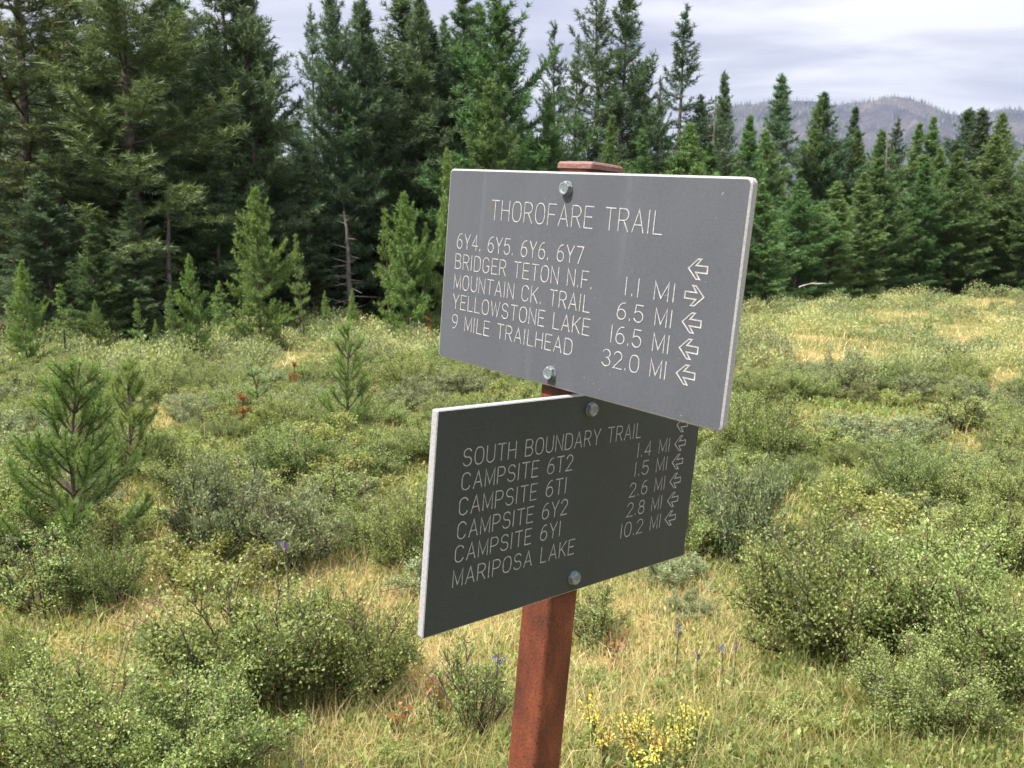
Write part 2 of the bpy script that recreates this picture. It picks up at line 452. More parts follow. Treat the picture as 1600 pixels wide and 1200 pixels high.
KINDS = {
    'bigpine':  [conifer('bigpine', sd, 9.0, 1.75, base=0.09, p=0.8, whorl=0.34, k=6, droop=-6, up=50, curl=40, dens=2.7, mat='needle_olive', gap=0.13, blade=0.115, bw=0.013, tip_bright=1.0, twig_step=0.16) for sd in (11, 12)],
    'tall':     [conifer('tall', s, 8.5, 1.25, base=b, p=0.9, whorl=0.28, k=6, droop=-4, up=55, curl=34, dens=1.55, mat='needle_dark', gap=0.12, blade=0.13, bw=0.021) for s, b in ((21, 0.08), (22, 0.14), (23, 0.05))],
    'sparse':   [conifer('sparse', s, 8.5, 1.3, base=0.12, p=0.95, whorl=0.36, k=5, droop=-8, up=48, curl=40, dens=1.5, mat='needle_dark', gap=0.22, blade=0.12, bw=0.020) for s in (31, 32)],
    'broad':    [conifer('broad', s, 7.5, 1.6, base=0.03, p=0.85, whorl=0.28, k=6, droop=0, up=58, curl=46, dens=1.7, mat='needle_mid', gap=0.1, blade=0.14, bw=0.021, tip_bright=0.9) for s in (41, 42)],
    'mid':      [conifer('mid', s, 7.0, 1.3, base=0.02, p=0.9, whorl=0.25, k=6, droop=6, up=60, curl=38, dens=1.6, mat='needle_mid', gap=0.1, blade=0.13, bw=0.020, tip_bright=0.8) for s in (51, 52, 53)],
    'spire':    [conifer('spire', s, 7.5, 0.8, base=0.02, p=0.85, whorl=0.22, k=6, droop=-8, up=48, curl=28, dens=1.6, mat='needle_dark', gap=0.08, blade=0.11, bw=0.019) for s in (61, 62)],
    'young':    [conifer('young', s, 2.6, 0.72, base=0.03, p=0.9, whorl=0.15, k=6, droop=4, up=58, curl=38, dens=0.8, mat='needle_young', gap=0.08, blade=0.085, bw=0.014, twig_step=0.09, dead=0, tip_bright=0.8) for s in (71, 72)],
    'thin':     [conifer('thin', s, 2.4, 0.46, base=0.05, p=0.9, whorl=0.18, k=5, droop=-10, up=52, curl=28, dens=0.7, mat='needle_young', gap=0.18, blade=0.08, bw=0.014, twig_step=0.10, dead=4) for s in (81, 82)],
}
PROTO = {}
def plant(key, variants, idx, build_parts, name, cat, loc, rz, scl):
    """first use builds the thing, later uses copy the thing and each of its parts"""
    if (key, idx) not in PROTO:
        root = bpy.data.objects.new(name, None); COL.objects.link(root)
        root.empty_display_size = 0.3
        for pn, me in build_parts(variants[idx]): link(pn, me, root)
        PROTO[(key, idx)] = root
        r_ = root
    else:
        src = PROTO[(key, idx)]
        r_ = src.copy(); COL.objects.link(r_)
        for ch in src.children:
            c = ch.copy(); COL.objects.link(c); c.parent = r_
    r_.location = loc; r_.rotation_euler = (0, 0, rz); r_.scale = scl
    r_['category'] = cat
    return r_
tree_parts = lambda v: [('trunk', v['trunk']), ('crown', v['crown'])]
cnt = {}
WIDE = 1.12
def tree(kind, px, py, Y, hw, label, group, name='pine_tree', rz=None, cat='tree', parts=tree_parts):
    vs = KINDS[kind]; i = cnt.get(kind, 0); cnt[kind] = i + 1; i %= len(vs)
    v = vs[i]
    top = at(px, py, Y)
    g = float(gz(top.x, Y))
    h = top.z - g; rad = hw * Y / 1400.0 * (WIDE if v['H'] > 3 else 1.0)
    sx = rad / v['R']
    lo, hi = ((0.5 if v['H'] < 3 else 0.75) * h / v['H'], 1.7 * h / v['H'])
    sx = min(max(sx, lo), hi)
    o = plant(kind, vs, i, parts, name, cat, (top.x, Y, g), random.uniform(0, 6.28) if rz is None else rz, (sx * random.uniform(0.85, 1.15), sx * random.uniform(0.85, 1.15), h / v['H']))
    o.rotation_euler = (random.gauss(0, 0.022), random.gauss(0, 0.022), o.rotation_euler[2])
    o['label'] = label; o['group'] = group
    return o

GF = 'dark conifers of the forest edge'
GY = 'young pines along the forest edge'
GR = 'conifers at the right of the clearing'
T = tree
T('bigpine', 175, -190, 15.4, 170, 'biggest pine at left with wide drooping olive green limbs', GF, rz=0.4)
T('bigpine', 20, -150, 15.6, 140, 'broad dark pine at the left edge, cut off by the frame', GF, rz=2.9)
T('tall', 338, -90, 16.6, 76, 'tall dark pine right of the biggest pine, filling the gap to the sky', GF, rz=4.4)
T('tall', 383, -75, 16.5, 50, 'dense black green conifer bordering the first sky gap on its left', GF)
T('tall', 265, -60, 18.5, 120, 'tall dark conifer seen behind the biggest pine', GF)
T('tall', 100, -70, 18.0, 120, 'tall dark conifer between the two broad pines at the left', GF)
T('sparse', 483, 8, 21, 38, 'slim pale conifer standing in the first sky gap', GF)
T('tall', 531, -45, 17.5, 46, 'tall conifer just right of the first sky gap, in front of a twin', GF)
T('tall', 573, -8, 18.2, 50, 'tall conifer whose tip just reaches the frame top, second of a pair', GF)
T('tall', 638, -18, 19.0, 50, 'tall conifer left of the split top, above the sign corner', GF)
T('tall', 668, 8, 20.5, 42, 'conifer with a split pointed top behind its taller neighbour', GF)
T('tall', 694, 28, 21.5, 42, 'lower pointed conifer between two taller ones, above the sign corner', GF)
T('spire', 722, -15, 20.0, 42, 'narrow dense spire left of the bright green pine', GF)
T('broad', 797, -35, 17.0, 72, 'bright green bushy pine rising straight above the upper sign', GR, rz=1.0)
T('broad', 766, 128, 16.0, 44, 'lower bright green pine in front of the tall bushy one', GR, rz=3.0)
T('sparse', 862, 40, 24, 32, 'thin dark conifer tip right of the bushy green pine', GR)
T('sparse', 893, 62, 23, 36, 'small sparse conifer leaning on the tall open crowned pair', GR)
T('broad', 868, 150, 17.5, 40, 'bushy mid green pine standing behind the post cap', GR, rz=5.0)
T('sparse', 934, -40, 22.5, 55, 'tall open crowned conifer with sky showing through', GR)
T('tall', 962, -25, 22.0, 50, 'tall conifer with a dark dense right side beside the open crowned one', GR)
T('mid', 940, 185, 17.0, 36, 'young green pine just above the post cap', GR)
T('sparse', 1060, 6, 24, 56, 'airy pointed conifer standing alone against the cloud', GR)
T('sparse', 1030, 122, 26, 26, 'short thin conifer left of the airy pointed one', GR)
T('tall', 1003, 150, 24.5, 36, 'dark low conifer between the tall pair and the airy one', GR)
T('tall', 1096, 148, 24, 40, 'dark conifer at the right foot of the airy pointed one', GR)
T('spire', 1138, 114, 28, 24, 'narrow spire left of the mountain ridge', GR)
T('mid', 1166, 182, 26, 40, 'rounded green conifer between the two narrow spires', GR)
T('spire', 1218, 118, 29, 34, 'pointed spire rising over the ridge above the sign corner', GR)
T('mid', 1190, 205, 27, 34, 'green conifer leaning against the spire over the sign corner', GR)
T('mid', 1260, 156, 30, 34, 'soft topped conifer right of the spire over the sign corner', GR)
T('tall', 1292, 146, 30, 40, 'tallest conifer under the left shoulder of the mountain', GR)
T('spire', 1323, 168, 34, 22, 'black pointed spire in front of the mountain', GR)
T('mid', 1346, 205, 30, 34, 'low conifer right of the black pointed spire', GR)
T('mid', 1371, 205, 31, 32, 'conifer under the mountain top, left of two equal tips', GR)
T('sparse', 1400, 186, 32, 32, 'thin conifer below the mountain summit', GR)
T('mid', 1428, 196, 33, 32, 'dense conifer just right of the summit line', GR)
T('mid', 1455, 184, 33, 32, 'upright conifer in the middle of the right hand row', GR)
T('tall', 1507, 170, 33, 42, 'tall green conifer where the ridge dips', GR)
T('spire', 1536, 172, 32, 38, 'dark conifer right of the ridge dip', GR)
T('mid', 1572, 178, 31, 42, 'broad conifer near the right edge, below the second ridge', GR)
T('tall', 1618, 225, 30, 50, 'dark conifer cut off by the right edge', GR)
T('mid', 1480, 232, 30.5, 36, 'low green conifer in front of the ridge dip', GR)
front = [(1112, 225, 21.5, 44), (1062, 195, 21, 48), (1012, 205, 20, 40), (1196, 288, 22, 40), (1246, 280, 23.5, 42), (1302, 285, 24.5, 44), (1346, 272, 25.5, 44), (1388, 248, 26.5, 46),
         (1442, 256, 27.5, 46), (1497, 236, 28, 48), (1556, 214, 29, 52), (1620, 262, 28, 52)]
fl = ['bushy pine behind the sign, below the airy pointed conifer, right one', 'bushy pine behind the sign, straight below the airy pointed conifer', 'bushy pine behind the sign, left of the airy conifer',
      'low bushy pine touching the sign right edge', 'low bushy pine, second right of the sign in the front row', 'low bushy pine, third right of the sign in the front row', 'low bushy pine, fourth right of the sign in the front row', 'bushy pine below the summit in the front row',
      'bushy pine right of the summit in the front row', 'bushy pine below the ridge dip in the front row', 'big bushy pine right of the ridge dip in the front row', 'bushy pine at the right frame edge in the front row']
for (a, b, c, d_), l_ in zip(front, fl):
    T('broad' if cnt.get('broad', 0) % 3 else 'mid', a, b, c, d_, l_, 'bushy pines in the front row at right')
Y_ = [('young', 397, 295, 12.4, 50, 'bright green young pine, tallest of the young ones at left'), ('young', 302, 398, 11.4, 32, 'bright young pine left of the tallest young one'),
      ('thin', 262, 448, 11.2, 22, 'spindly young pine with a bare pale stem'), ('young', 28, 408, 10.4, 34, 'young pine at the left edge of the clearing'),
      ('thin', 96, 445, 11.2, 28, 'dim young pine beside the left edge one'), ('thin', 340, 440, 12.2, 26, 'small dim pine between the two brightest young ones'),
      ('thin', 469, 368, 13.4, 24, 'thin young pine right of the tallest young one'), ('thin', 507, 455, 13.2, 14, 'tiny pine in front of the dark trunks'),
      ('young', 552, 452, 13.6, 17, 'tiny bright pine below the bare grey trunk'), ('young', 635, 302, 15.2, 40, 'tall dim young pine left of the upper sign'),
      ('thin', 606, 328, 15.6, 30, 'thin dim pine left of the tall dim young one'), ('thin', 662, 350, 15.4, 30, 'dim young pine between tall dim one and the sign'),
      ('young', 703, 232, 15.5, 34, 'green young pine half hidden behind the sign left edge'), ('thin', 215, 468, 11.0, 22, 'small olive pine left of the spindly one'),
      ('young', 240, 500, 11.0, 14, 'knee high pine at the foot of the biggest pine'), ('young', 152, 470, 11.4, 20, 'small dim pine in the dark under the biggest pine')]
for k_, a, b, c, d_, l_ in Y_: T(k_, a, b, c, d_, l_, GY, name='young_pine')
T('tall', 205, 300, 14.2, 62, 'half grown dark conifer standing before the trunk of the biggest pine', GF)
T('tall', 70, 270, 14.2, 56, 'half grown dark conifer before the trunk of the left edge pine', GF)
T('tall', 335, 240, 15.4, 60, 'half grown dark conifer right of the biggest pine trunk', GF)
T('mid', 140, 350, 13.6, 46, 'low dark conifer between the two broad pine trunks', GF)
T('tall', 470, 230, 17.0, 52, 'half grown dark conifer under the first sky gap', GF)
# deeper rows that close the forest
r2 = np.random.default_rng(5)
for row, (Y0, y0, y1, st) in enumerate(((20.5, -40, 60, 60), (24.0, 10, 130, 56), (29, 60, 180, 50))):
    for px in np.arange(-40 + 20 * row, 760, st):
        if 395 < px < 560 and row < 2: continue
        T('tall', px + r2.uniform(-16, 16), r2.uniform(y0, y1) + (130 if 400 < px < 545 else 0), Y0 + r2.uniform(-1.2, 1.5), r2.uniform(48, 70), 'dark conifer deep in the forest left of the sign', 'conifers deep in the left forest')
for px in np.arange(250, 720, 52):
    T('mid', px + r2.uniform(-16, 16), r2.uniform(230, 330), 18.5 + r2.uniform(-0.8, 1.5), r2.uniform(36, 52), 'half grown conifer in the shade among the left trunks', 'half grown conifers in the left forest')
for px in np.arange(760, 1640, 38):
    T(('mid', 'tall', 'broad', 'sparse')[int(px / 38) % 4], px + r2.uniform(-14, 14), r2.uniform(200, 300), 27 + (px - 760) * 0.009 + r2.uniform(-1, 3), r2.uniform(36, 52), 'conifer in the back rows right of the bushy green pine', 'conifers in the back rows at right')
print('needles', {k: [v['n'] for v in vs] for k, vs in KINDS.items()})

def snag_mesh(seed, H):
    r = np.random.default_rng(seed); tb = Tubes(6)
    z = np.linspace(-0.1, H, 9); o = np.cumsum(r.normal(0, 0.02, (9, 2)), 0); o -= o[0]
    t = np.column_stack([o, z]); tb.add(t, np.linspace(0.075, 0.018, 9))
    for _ in range(34):
        zz_ = r.uniform(0.2, 0.98) * H; a = r.uniform(0, 6.28); L = r.uniform(0.15, 0.75) * (1.15 - zz_ / H)
        b = np.array([np.interp(zz_, z, t[:, 0]), np.interp(zz_, z, t[:, 1]), zz_]); s_ = np.linspace(0, 1, 4)[:, None]
        tb.add(b + np.array([np.cos(a), np.sin(a), r.uniform(-0.25, 0.35)]) * L * s_, np.array([0.014, 0.010, 0.007, 0.003]))
    return tb.mesh('dead_tree', M['deadbark'])
M['deadbark'] = solid('weathered_dead_bark', [(0.3, (0.075, 0.065, 0.06)), (0.6, (0.15, 0.135, 0.125)), (0.8, (0.24, 0.22, 0.2))], 8, 0.95)
for k_, (px, py, Y, l_) in enumerate([(543, 330, 16.4, 'bare grey dead trunk in the dark left of the upper sign'), (1115, 150, 23.0, 'dead bare tree between the airy conifer and the narrow spire'), (1388, 215, 28.5, 'dead grey tree below the summit'), (1030, 128, 22.0, 'dead twiggy top left of the airy conifer'), (255, 330, 14.6, 'grey dead trunk right of the biggest pine trunk')]):
    top = at(px, py, Y); g = float(gz(top.x, Y)); h = top.z - g
    o = link('dead_tree', snag_mesh(500 + k_, h)); o.location = (top.x, Y, g)
    tag(o, l_, 'dead tree', 'dead trees at the forest edge')

# ------------------------------------------------------------------ pine saplings in the meadow, close enough to show needles
M['needle_sapling'] = foliage('sapling_needles', [(0, (0.0780, 0.1300, 0.0390)), (0.6, (0.1755, 0.2535, 0.0715)), (1, (0.3380, 0.4160, 0.1300))], 0.3, 0.0195, 0.1950)
def sapling(name, seed, H, Rb, whorls, mat='needle_sapling', nl=0.046, dens=820, bw=0.0036, lean=0.05, droop=18):
    r = np.random.default_rng(seed)
    tb = Tubes(6)
    s_ = np.linspace(0, 1, 8)
    tr = np.column_stack([lean * s_ ** 1.5 * H + 0.01 * np.sin(7 * s_), 0.015 * np.sin(5 * s_ + 1), H * s_ - 0.03])
    tb.add(tr, (0.014 * (1 - s_) + 0.0035) * H)
    P, D, Tn = [], [], []
    def shoot(pts, L, n0=0.0, bright=0.0):
        nb = max(12, int(L * dens))
        u = n0 + (1 - n0) * r.random(nb)
        ss = np.linspace(0, 1, len(pts))
        c = np.column_stack([np.interp(u, ss, pts[:, x]) for x in range(3)])
        dr = unit(np.gradient(pts, axis=0))
        dd = np.column_stack([np.interp(u, ss, dr[:, x]) for x in range(3)])
        rd = perp(dd, r)
        fw = r.uniform(0.5, 1.1, nb) + 0.5 * (u > 0.9)
        P.append(c); D.append(unit(dd * fw[:, None] + rd)); Tn.append((0.55 * r.random(nb) + 0.35 * u + bright).clip(0, 1))
    shoot(tr[5:], 0.3 * H, 0.1, 0.1)
    for k in range(whorls):
        f = 0.06 + 0.80 * k / max(whorls - 1, 1)
        for q in range(4 if k < whorls - 1 else 3):
            if r.random() < 0.08: continue
            a = r.uniform(0, 0.6) + q * 2 * np.pi / 4 + k * 1.1
            L = Rb * (1 - f) ** 0.6 * r.uniform(0.7, 1.15) + 0.04 * H
            n = 6; st = L / (n - 1)
            el = R(r.uniform(droop - 10, droop + 15) + 30 * f) + R(62) * np.linspace(0, 1, n) ** 1.4
            hx = np.concatenate([[0], np.cumsum(np.cos(el[:-1]) * st)]); hz = np.concatenate([[0], np.cumsum(np.sin(el[:-1]) * st)])
            o = np.array([np.interp(f, s_, tr[:, x]) for x in range(3)])
            pts = o + np.column_stack([np.cos(a) * hx, np.sin(a) * hx, hz])
            tb.add(pts, np.linspace(0.0065, 0.002, n) * H)
            shoot(pts, L, 0.3)
            for sg in (-1, 1):
                for f2 in (0.45, 0.68):
                    if r.random() < 0.35: continue
                    c = np.array([np.interp(f2, np.linspace(0, 1, n), pts[:, x]) for x in range(3)])
                    a2 = a + sg * r.uniform(0.4, 0.8); L2 = L * (1 - f2) * r.uniform(0.7, 1.1) + 0.03
                    t3 = np.linspace(0, 1, 4)[:, None]
                    p2 = c + np.array([np.cos(a2) * 0.8, np.sin(a2) * 0.8, 0.45]) * L2 * t3 + np.array([0, 0, 0.3]) * L2 * t3 ** 2
                    tb.add(p2, np.linspace(0.004, 0.0018, 4) * H)
                    shoot(p2, L2, 0.1, 0.05)
    P = np.concatenate(P); D = np.concatenate(D); Tn = np.concatenate(Tn); nb = len(P)
    V, F = blades(P, D, nl * r.uniform(0.65, 1.15, nb), bw * r.uniform(0.8, 1.2, nb), r)
    return dict(trunk=tb.mesh(name + '_trunk', M['twig']), crown=mesh_np(name + '_crown', V, F, tint=Tn, mats=[M[mat]]), H=H, R=Rb, n=nb)
KINDS['bushysap'] = [sapling('bushy_sapling', 104, 1.0, 0.40, 9, dens=1000, droop=22)]
KINDS['sapling'] = [sapling('sapling', 101, 1.0, 0.34, 7), sapling('sapling', 102, 1.0, 0.28, 5, lean=0.12), sapling('sapling', 103, 1.0, 0.24, 6, dens=700)]
KINDS['deadsap'] = [sapling('deadsap', 111, 0.5, 0.2, 3, mat='needle_dead', dens=420, bw=0.005)]
GS = 'pine saplings in the meadow'
def sap(px, py, pby, hw, label, kind='sapling', rz=None):
    return tree(kind, px, py, ground_y(pby), hw, label, GS, name='pine_sapling', cat='sapling', rz=rz)
sap(86, 556, 885, 118, 'largest pine sapling, bushy, at the left edge of the meadow', 'bushysap', rz=0.5)
sap(196, 558, 760, 78, 'upright pine sapling just right of the largest one', 'bushysap', rz=2.0)
sap(538, 500, 705, 58, 'slender pine sapling standing left of the upper sign', rz=1.0)
sap(112, 572, 770, 40, 'pine sapling half hidden behind the largest one', rz=4.0)
sap(404, 574, 680, 34, 'small pine sapling next to rust red dead needles', rz=3.0)
sap(206, 800, 880, 22, 'tiny pine sapling at the foot of the largest one', rz=3.6)
sap(1450, 497, 548, 16, 'small bright sapling in the meadow right of the sign', rz=1.2)
sap(376, 616, 688, 20, 'dead sapling with rust red needles', 'deadsap', 0.3)
sap(668, 496, 528, 10, 'rust red dead sapling by the left edge of the sign', 'deadsap', 1.3)
sap(458, 565, 622, 10, 'thin reddish dead sapling in mid meadow', 'deadsap', 2.3)

# ------------------------------------------------------------------ shrubs
def shrub(name, seed, H, Rb, stems, twigs, nleaf, ls, lw, mat, upright=0.5, low=0.35, twig_r=1.0, hollow=0.0):
    """returns stems mesh and leaves mesh: stems fanning from the root, each with forked leafy twigs"""
    r = np.random.default_rng(seed)
    tb = Tubes(4)
    P, D, Tn = [], [], []
    nt_ = stems * twigs
    for q in range(stems):
        a = q * 2 * np.pi / stems * 1.0 + r.normal(0, 0.4)
        rad = Rb * math.sqrt(r.uniform(0.02, 1.0)) * r.uniform(0.8, 1.1)
        zt = H * max(0.3, 1 - (rad / (Rb * 1.2)) ** 2) ** 0.5 * r.uniform(0.5, 1.25)
        tip = np.array([np.cos(a) * rad, np.sin(a) * rad, zt])
        o = np.array([np.cos(a), np.sin(a), 0]) * Rb * 0.1 * r.random() + np.array([0, 0, -0.03])
        s_ = np.linspace(0, 1, 6)[:, None]
        bow = np.array([np.cos(a), np.sin(a), 0]) * rad * 0.22 * (1 - upright)
        pts = o + (tip - o) * s_ + bow * np.sin(np.pi * s_) + r.normal(0, 0.012, (6, 3)) * s_
        tb.add(pts, np.linspace(0.0065, 0.0018, 6) * twig_r * (0.7 + 0.6 * r.random()))
        for w_ in range(twigs):
            f = r.uniform(low, 0.98)
            c = np.array([np.interp(f, s_[:, 0], pts[:, x]) for x in range(3)])
            md = unit(pts[-1] - pts[2])
            td = unit(md * r.uniform(0.3, 1.0) + r.normal(0, 0.55, 3) + np.array([0, 0, 0.35 * upright + 0.15]))
            L = H * r.uniform(0.14, 0.34) * (1.15 - 0.5 * f)
            tp_ = c + td * L * np.linspace(0, 1, 3)[:, None] + np.array([0, 0, 0.1]) * L * np.linspace(0, 1, 3)[:, None] ** 2
            tb.add(tp_, np.array([0.0022, 0.0015, 0.0008]) * twig_r)
            nl_ = max(2, int(nleaf / nt_ * r.uniform(0.5, 1.5)))
            u = 1.05 - 0.8 * r.random(nl_) ** 1.4
            pp = c + td * (u * L)[:, None] + r.normal(0, 0.014 + 0.02 * H * (1 - upright), (nl_, 3))
            P.append(pp)
            D.append(unit(td * 0.6 + r.normal(0, 0.7, (nl_, 3)) + np.array([0, 0, 0.35])))
            Tn.append((r.random(nl_) * 0.72 + r.uniform(0, 0.24) + (r.random(nl_) > 0.993) * 0.4).clip(0, 1))
    for _ in range(10):                      # bare dead twigs poking out
        a = r.uniform(0, 6.28); q = r.uniform(0.3, 1.05) * Rb
        tip = np.array([np.cos(a) * q, np.sin(a) * q, H * r.uniform(0.45, 1.15)]); mid_ = tip * [0.5, 0.5, 0.6] + r.normal(0, 0.03, 3)
        tb.add([[0, 0, 0], mid_, tip], np.array([0.004, 0.0028, 0.0012]) * twig_r)
        tb.add([mid_, mid_ + (tip - mid_) * 0.5 + r.normal(0, 0.05, 3), mid_ + (tip - mid_) * 0.9 + r.normal(0, 0.09, 3)], np.array([0.0025, 0.002, 0.001]) * twig_r)
    P = np.concatenate(P); D = np.concatenate(D); Tn = np.concatenate(Tn)
    P[:, 2] = np.maximum(P[:, 2], 0.01)
    nb = len(P)
    V, F = leaves(P, D, ls * r.uniform(0.6, 1.3, nb), lw * r.uniform(0.7, 1.25, nb), r)
    return dict(stems=tb.mesh(name + '_stems', M['twig']), leaves=mesh_np(name + '_leaves', V, F, tint=Tn, mats=[M[mat]]), H=H * 1.0, R=Rb * 0.82, n=nb)

SH = {
    'green': [shrub('green', s, 0.5, 0.45, 36, 20, 24000, 0.0155, 0.0092, 'leaf_green', 0.55, 0.3, 1.2) for s in (201, 202, 203)],
    'willow': [shrub('willow', s, 0.55, 0.42, 26, 14, 12000, 0.027, 0.0090, 'leaf_grey', 0.7, 0.3, 1.2) for s in (211, 212)],
    'lime': [shrub('lime', s, 0.34, 0.36, 24, 14, 10000, 0.019, 0.012, 'leaf_lime', 0.4, 0.25, 0.8) for s in (221, 222)],
    'twiggy': [shrub('twiggy', s, 0.55, 0.36, 24, 12, 4600, 0.020, 0.012, 'leaf_green', 0.75, 0.5, 1.7) for s in (231, 232)],
}
SHN = {'green': 'leafy_shrub', 'willow': 'willow_shrub', 'lime': 'low_shrub', 'twiggy': 'twiggy_shrub'}
shrub_parts = lambda v: [('stems', v['stems']), ('leaves', v['leaves'])]
occupied = []
def bush(kind, x, y, rad, h, label, group):
    vs = SH[kind]; i = cnt.get('s' + kind, 0); cnt['s' + kind] = i + 1; i %= len(vs)
    v = vs[i]
    s = rad / v['R']
    o = plant('s' + kind, vs, i, shrub_parts, SHN[kind], 'shrub', (x, y, float(gz(x, y))), random.uniform(0, 6.28), (s * random.uniform(0.9, 1.1), s * random.uniform(0.9, 1.1), h / v['H']))
    o['label'] = label; o['group'] = group
    occupied.append((x, y, rad))
    return o
GB = 'shrubs of the meadow'
def key(kind, px, pby, hw, hpx, label):
    """a shrub whose root shows at pixel (px, pby), half width hw and height hpx in pixels"""
    Y = ground_y(pby)
    p = at(px, pby, Y)
    bush(kind, p.x, Y, hw * Y / 1400.0, hpx * Y / 1400.0 * 0.97, label, GB)
for a in [
    ('green', 1290, 1010, 130, 215, 'broad blue green shrub right of the sign, its shaded root showing'),
    ('green', 1420, 985, 150, 190, 'tall green shrub at the right, behind the broad blue green one'),
    ('green', 1540, 1080, 140, 200, 'dense green shrub at the right edge, lower half of the photo'),
    ('green', 1440, 1130, 100, 130, 'low green shrub below the dense one at the right edge'),
    ('willow', 1165, 868, 75, 175, 'open willow with dark bare stems just right of the lower sign'),
    ('green', 400, 1085, 150, 210, 'big dark green shrub in the left foreground'),
    ('green', 545, 1075, 110, 190, 'green shrub joined to the right of the big dark one, left of the post'),
    ('green', 110, 1200, 150, 190, 'pale green shrub in the bottom left corner'),
    ('green', 300, 1215, 130, 170, 'pale green shrub right of the bottom left corner one'),
    ('green', 640, 870, 70, 130, 'bright green bush touching the lower sign left edge'),
    ('willow', 350, 865, 85, 160, 'blue grey willow with spreading bare stems at mid left'),
    ('willow', 460, 870, 75, 130, 'grey willow with dark stems above the purple flowers'),
    ('twiggy', 70, 965, 90, 120, 'dark twiggy shrub under the largest sapling'),
    ('green', 160, 950, 70, 120, 'green shrub with a dark root right of the largest sapling'),
    ('twiggy', 740, 1125, 62, 150, 'twiggy upright shrub against the left side of the post'),
    ('twiggy', 935, 990, 60, 90, 'small twiggy shrub just right of the post'),
    ('green', 1265, 860, 70, 85, 'green shrub behind the open willow'),
    ('green', 1560, 880, 85, 120, 'green shrub at the right edge, mid height'),
    ('willow', 1320, 605, 40, 70, 'dark willow standing in the tan grass patch right of the sign'),
    ('green', 1180, 720, 70, 110, 'leafy green shrub below the upper sign right corner'),
    ('willow', 1050, 905, 60, 60, 'low grey shrub in the grass under the lower sign corner'),
    ('green', 20, 1090, 60, 130, 'twig filled shrub cut off by the left edge'),
    ('lime', 540, 765, 70, 50, 'low yellow green shrub below the slender sapling'),
    ('green', 440, 700, 50, 70, 'round green shrub left of the slender sapling'),
    ('green', 1420, 790, 70, 100, 'green shrub right of the tan patch'),
    ('green', 700, 590, 40, 50, 'dark green shrub below the sign left corner'),
    ('lime', 1150, 1165, 55, 40, 'low leafy tuft in the grass right of the yellow flowers'),
    ('lime', 610, 1195, 60, 45, 'low leafy tuft in the grass at the bottom edge left of the post'),
    ('lime', 1255, 1120, 60, 50, 'low leafy tuft below the broad blue green shrub'),
    ('green', 560, 985, 40, 40, 'small green tuft in the straw left of the lower sign'),
    ('willow', 1075, 955, 45, 45, 'small grey tuft in the grass below the lower sign right corner'),
    ('lime', 930, 1060, 45, 36, 'low leafy tuft in the grass right beside the post'),
    ('twiggy', 1010, 1195, 40, 60, 'short yellow tinged herb clump at the bottom right of the post'),
]: key(*a)
# tan grass openings: centre and half size in pixels of the photograph
OPEN = [(545, 900, 70, 70), (255, 960, 75, 90), (290, 850, 60, 40), (1060, 1010, 120, 130), (590, 1160, 110, 70), (1150, 1150, 170, 70), (900, 1120, 90, 90), (1290, 645, 135, 38), (1440, 645, 95, 42), (1330, 565, 90, 26), (1150, 612, 50, 25), (1530, 705, 65, 32), (1215, 795, 40, 30), (420, 640, 55, 22), (235, 775, 55, 34), (560, 695, 48, 26), (40, 740, 50, 30), (340, 800, 45, 25), (1480, 760, 60, 25),
        (255, 680, 35, 40), (480, 585, 40, 22), (640, 690, 50, 35), (360, 730, 60, 25), (1100, 860, 50, 60), (1300, 820, 40, 30), (680, 1040, 40, 40), (1545, 480, 50, 10), (1210, 510, 45, 14), (90, 640, 40, 20), (700, 760, 60, 50), (1400, 502, 70, 9), (1480, 528, 80, 14), (1245, 548, 60, 14), (1560, 600, 60, 22), (170, 610, 60, 14), (330, 590, 50, 12), (600, 560, 50, 12)]
def opening(px, py):
    return min((((px - a) / c) ** 2 + ((py - b) / d) ** 2) for a, b, c, d in OPEN)
r3 = np.random.default_rng(77)
nb_ = 0; tries = 0
zone = lambda px: 'left of the sign' if px < 640 else ('behind the signpost' if px < 1130 else 'right of the sign')
ADJ = {'green': 'small green leafy shrub', 'willow': 'small grey green willow', 'lime': 'low yellow green shrub', 'twiggy': 'small twiggy half bare shrub'}
while nb_ < 330 and tries < 20000:
    tries += 1
    Y = 2.5 + 7.8 * math.sqrt(r3.random() * 0.97 + 0.03)
    x = r3.uniform(-0.66, 0.66) * Y
    px, py = to_px(x, Y, 0.0)
    if px < -90 or px > 1690 or py > 1330: continue
    if opening(px, py) < r3.uniform(0.55, 1.1): continue
    if abs(x - 0.02) < 0.22 and Y < 2.9: continue
    k_ = r3.choice(['green', 'willow', 'lime', 'twiggy'], p=[0.46, 0.24, 0.22, 0.08])
    rad = r3.uniform(0.17, 0.34) * (1 if k_ != 'lime' else 0.95); h = rad * r3.uniform(0.75, 1.15) * (0.8 if k_ == 'lime' else 1.0)
    if any((x - a) ** 2 + (y_ - Y) ** 2 < (0.54 * (rad + q)) ** 2 for a, y_, q in occupied): continue
    near = 'close' if Y < 5.5 else 'farther'
    bush(k_, x, Y, rad, min(h, 0.38), '%s in the %s meadow %s' % (ADJ[k_], 'nearer' if Y < 5.5 else 'middle', zone(px)), 'small shrubs of the meadow')
    nb_ += 1
print('shrubs', nb_, tries)

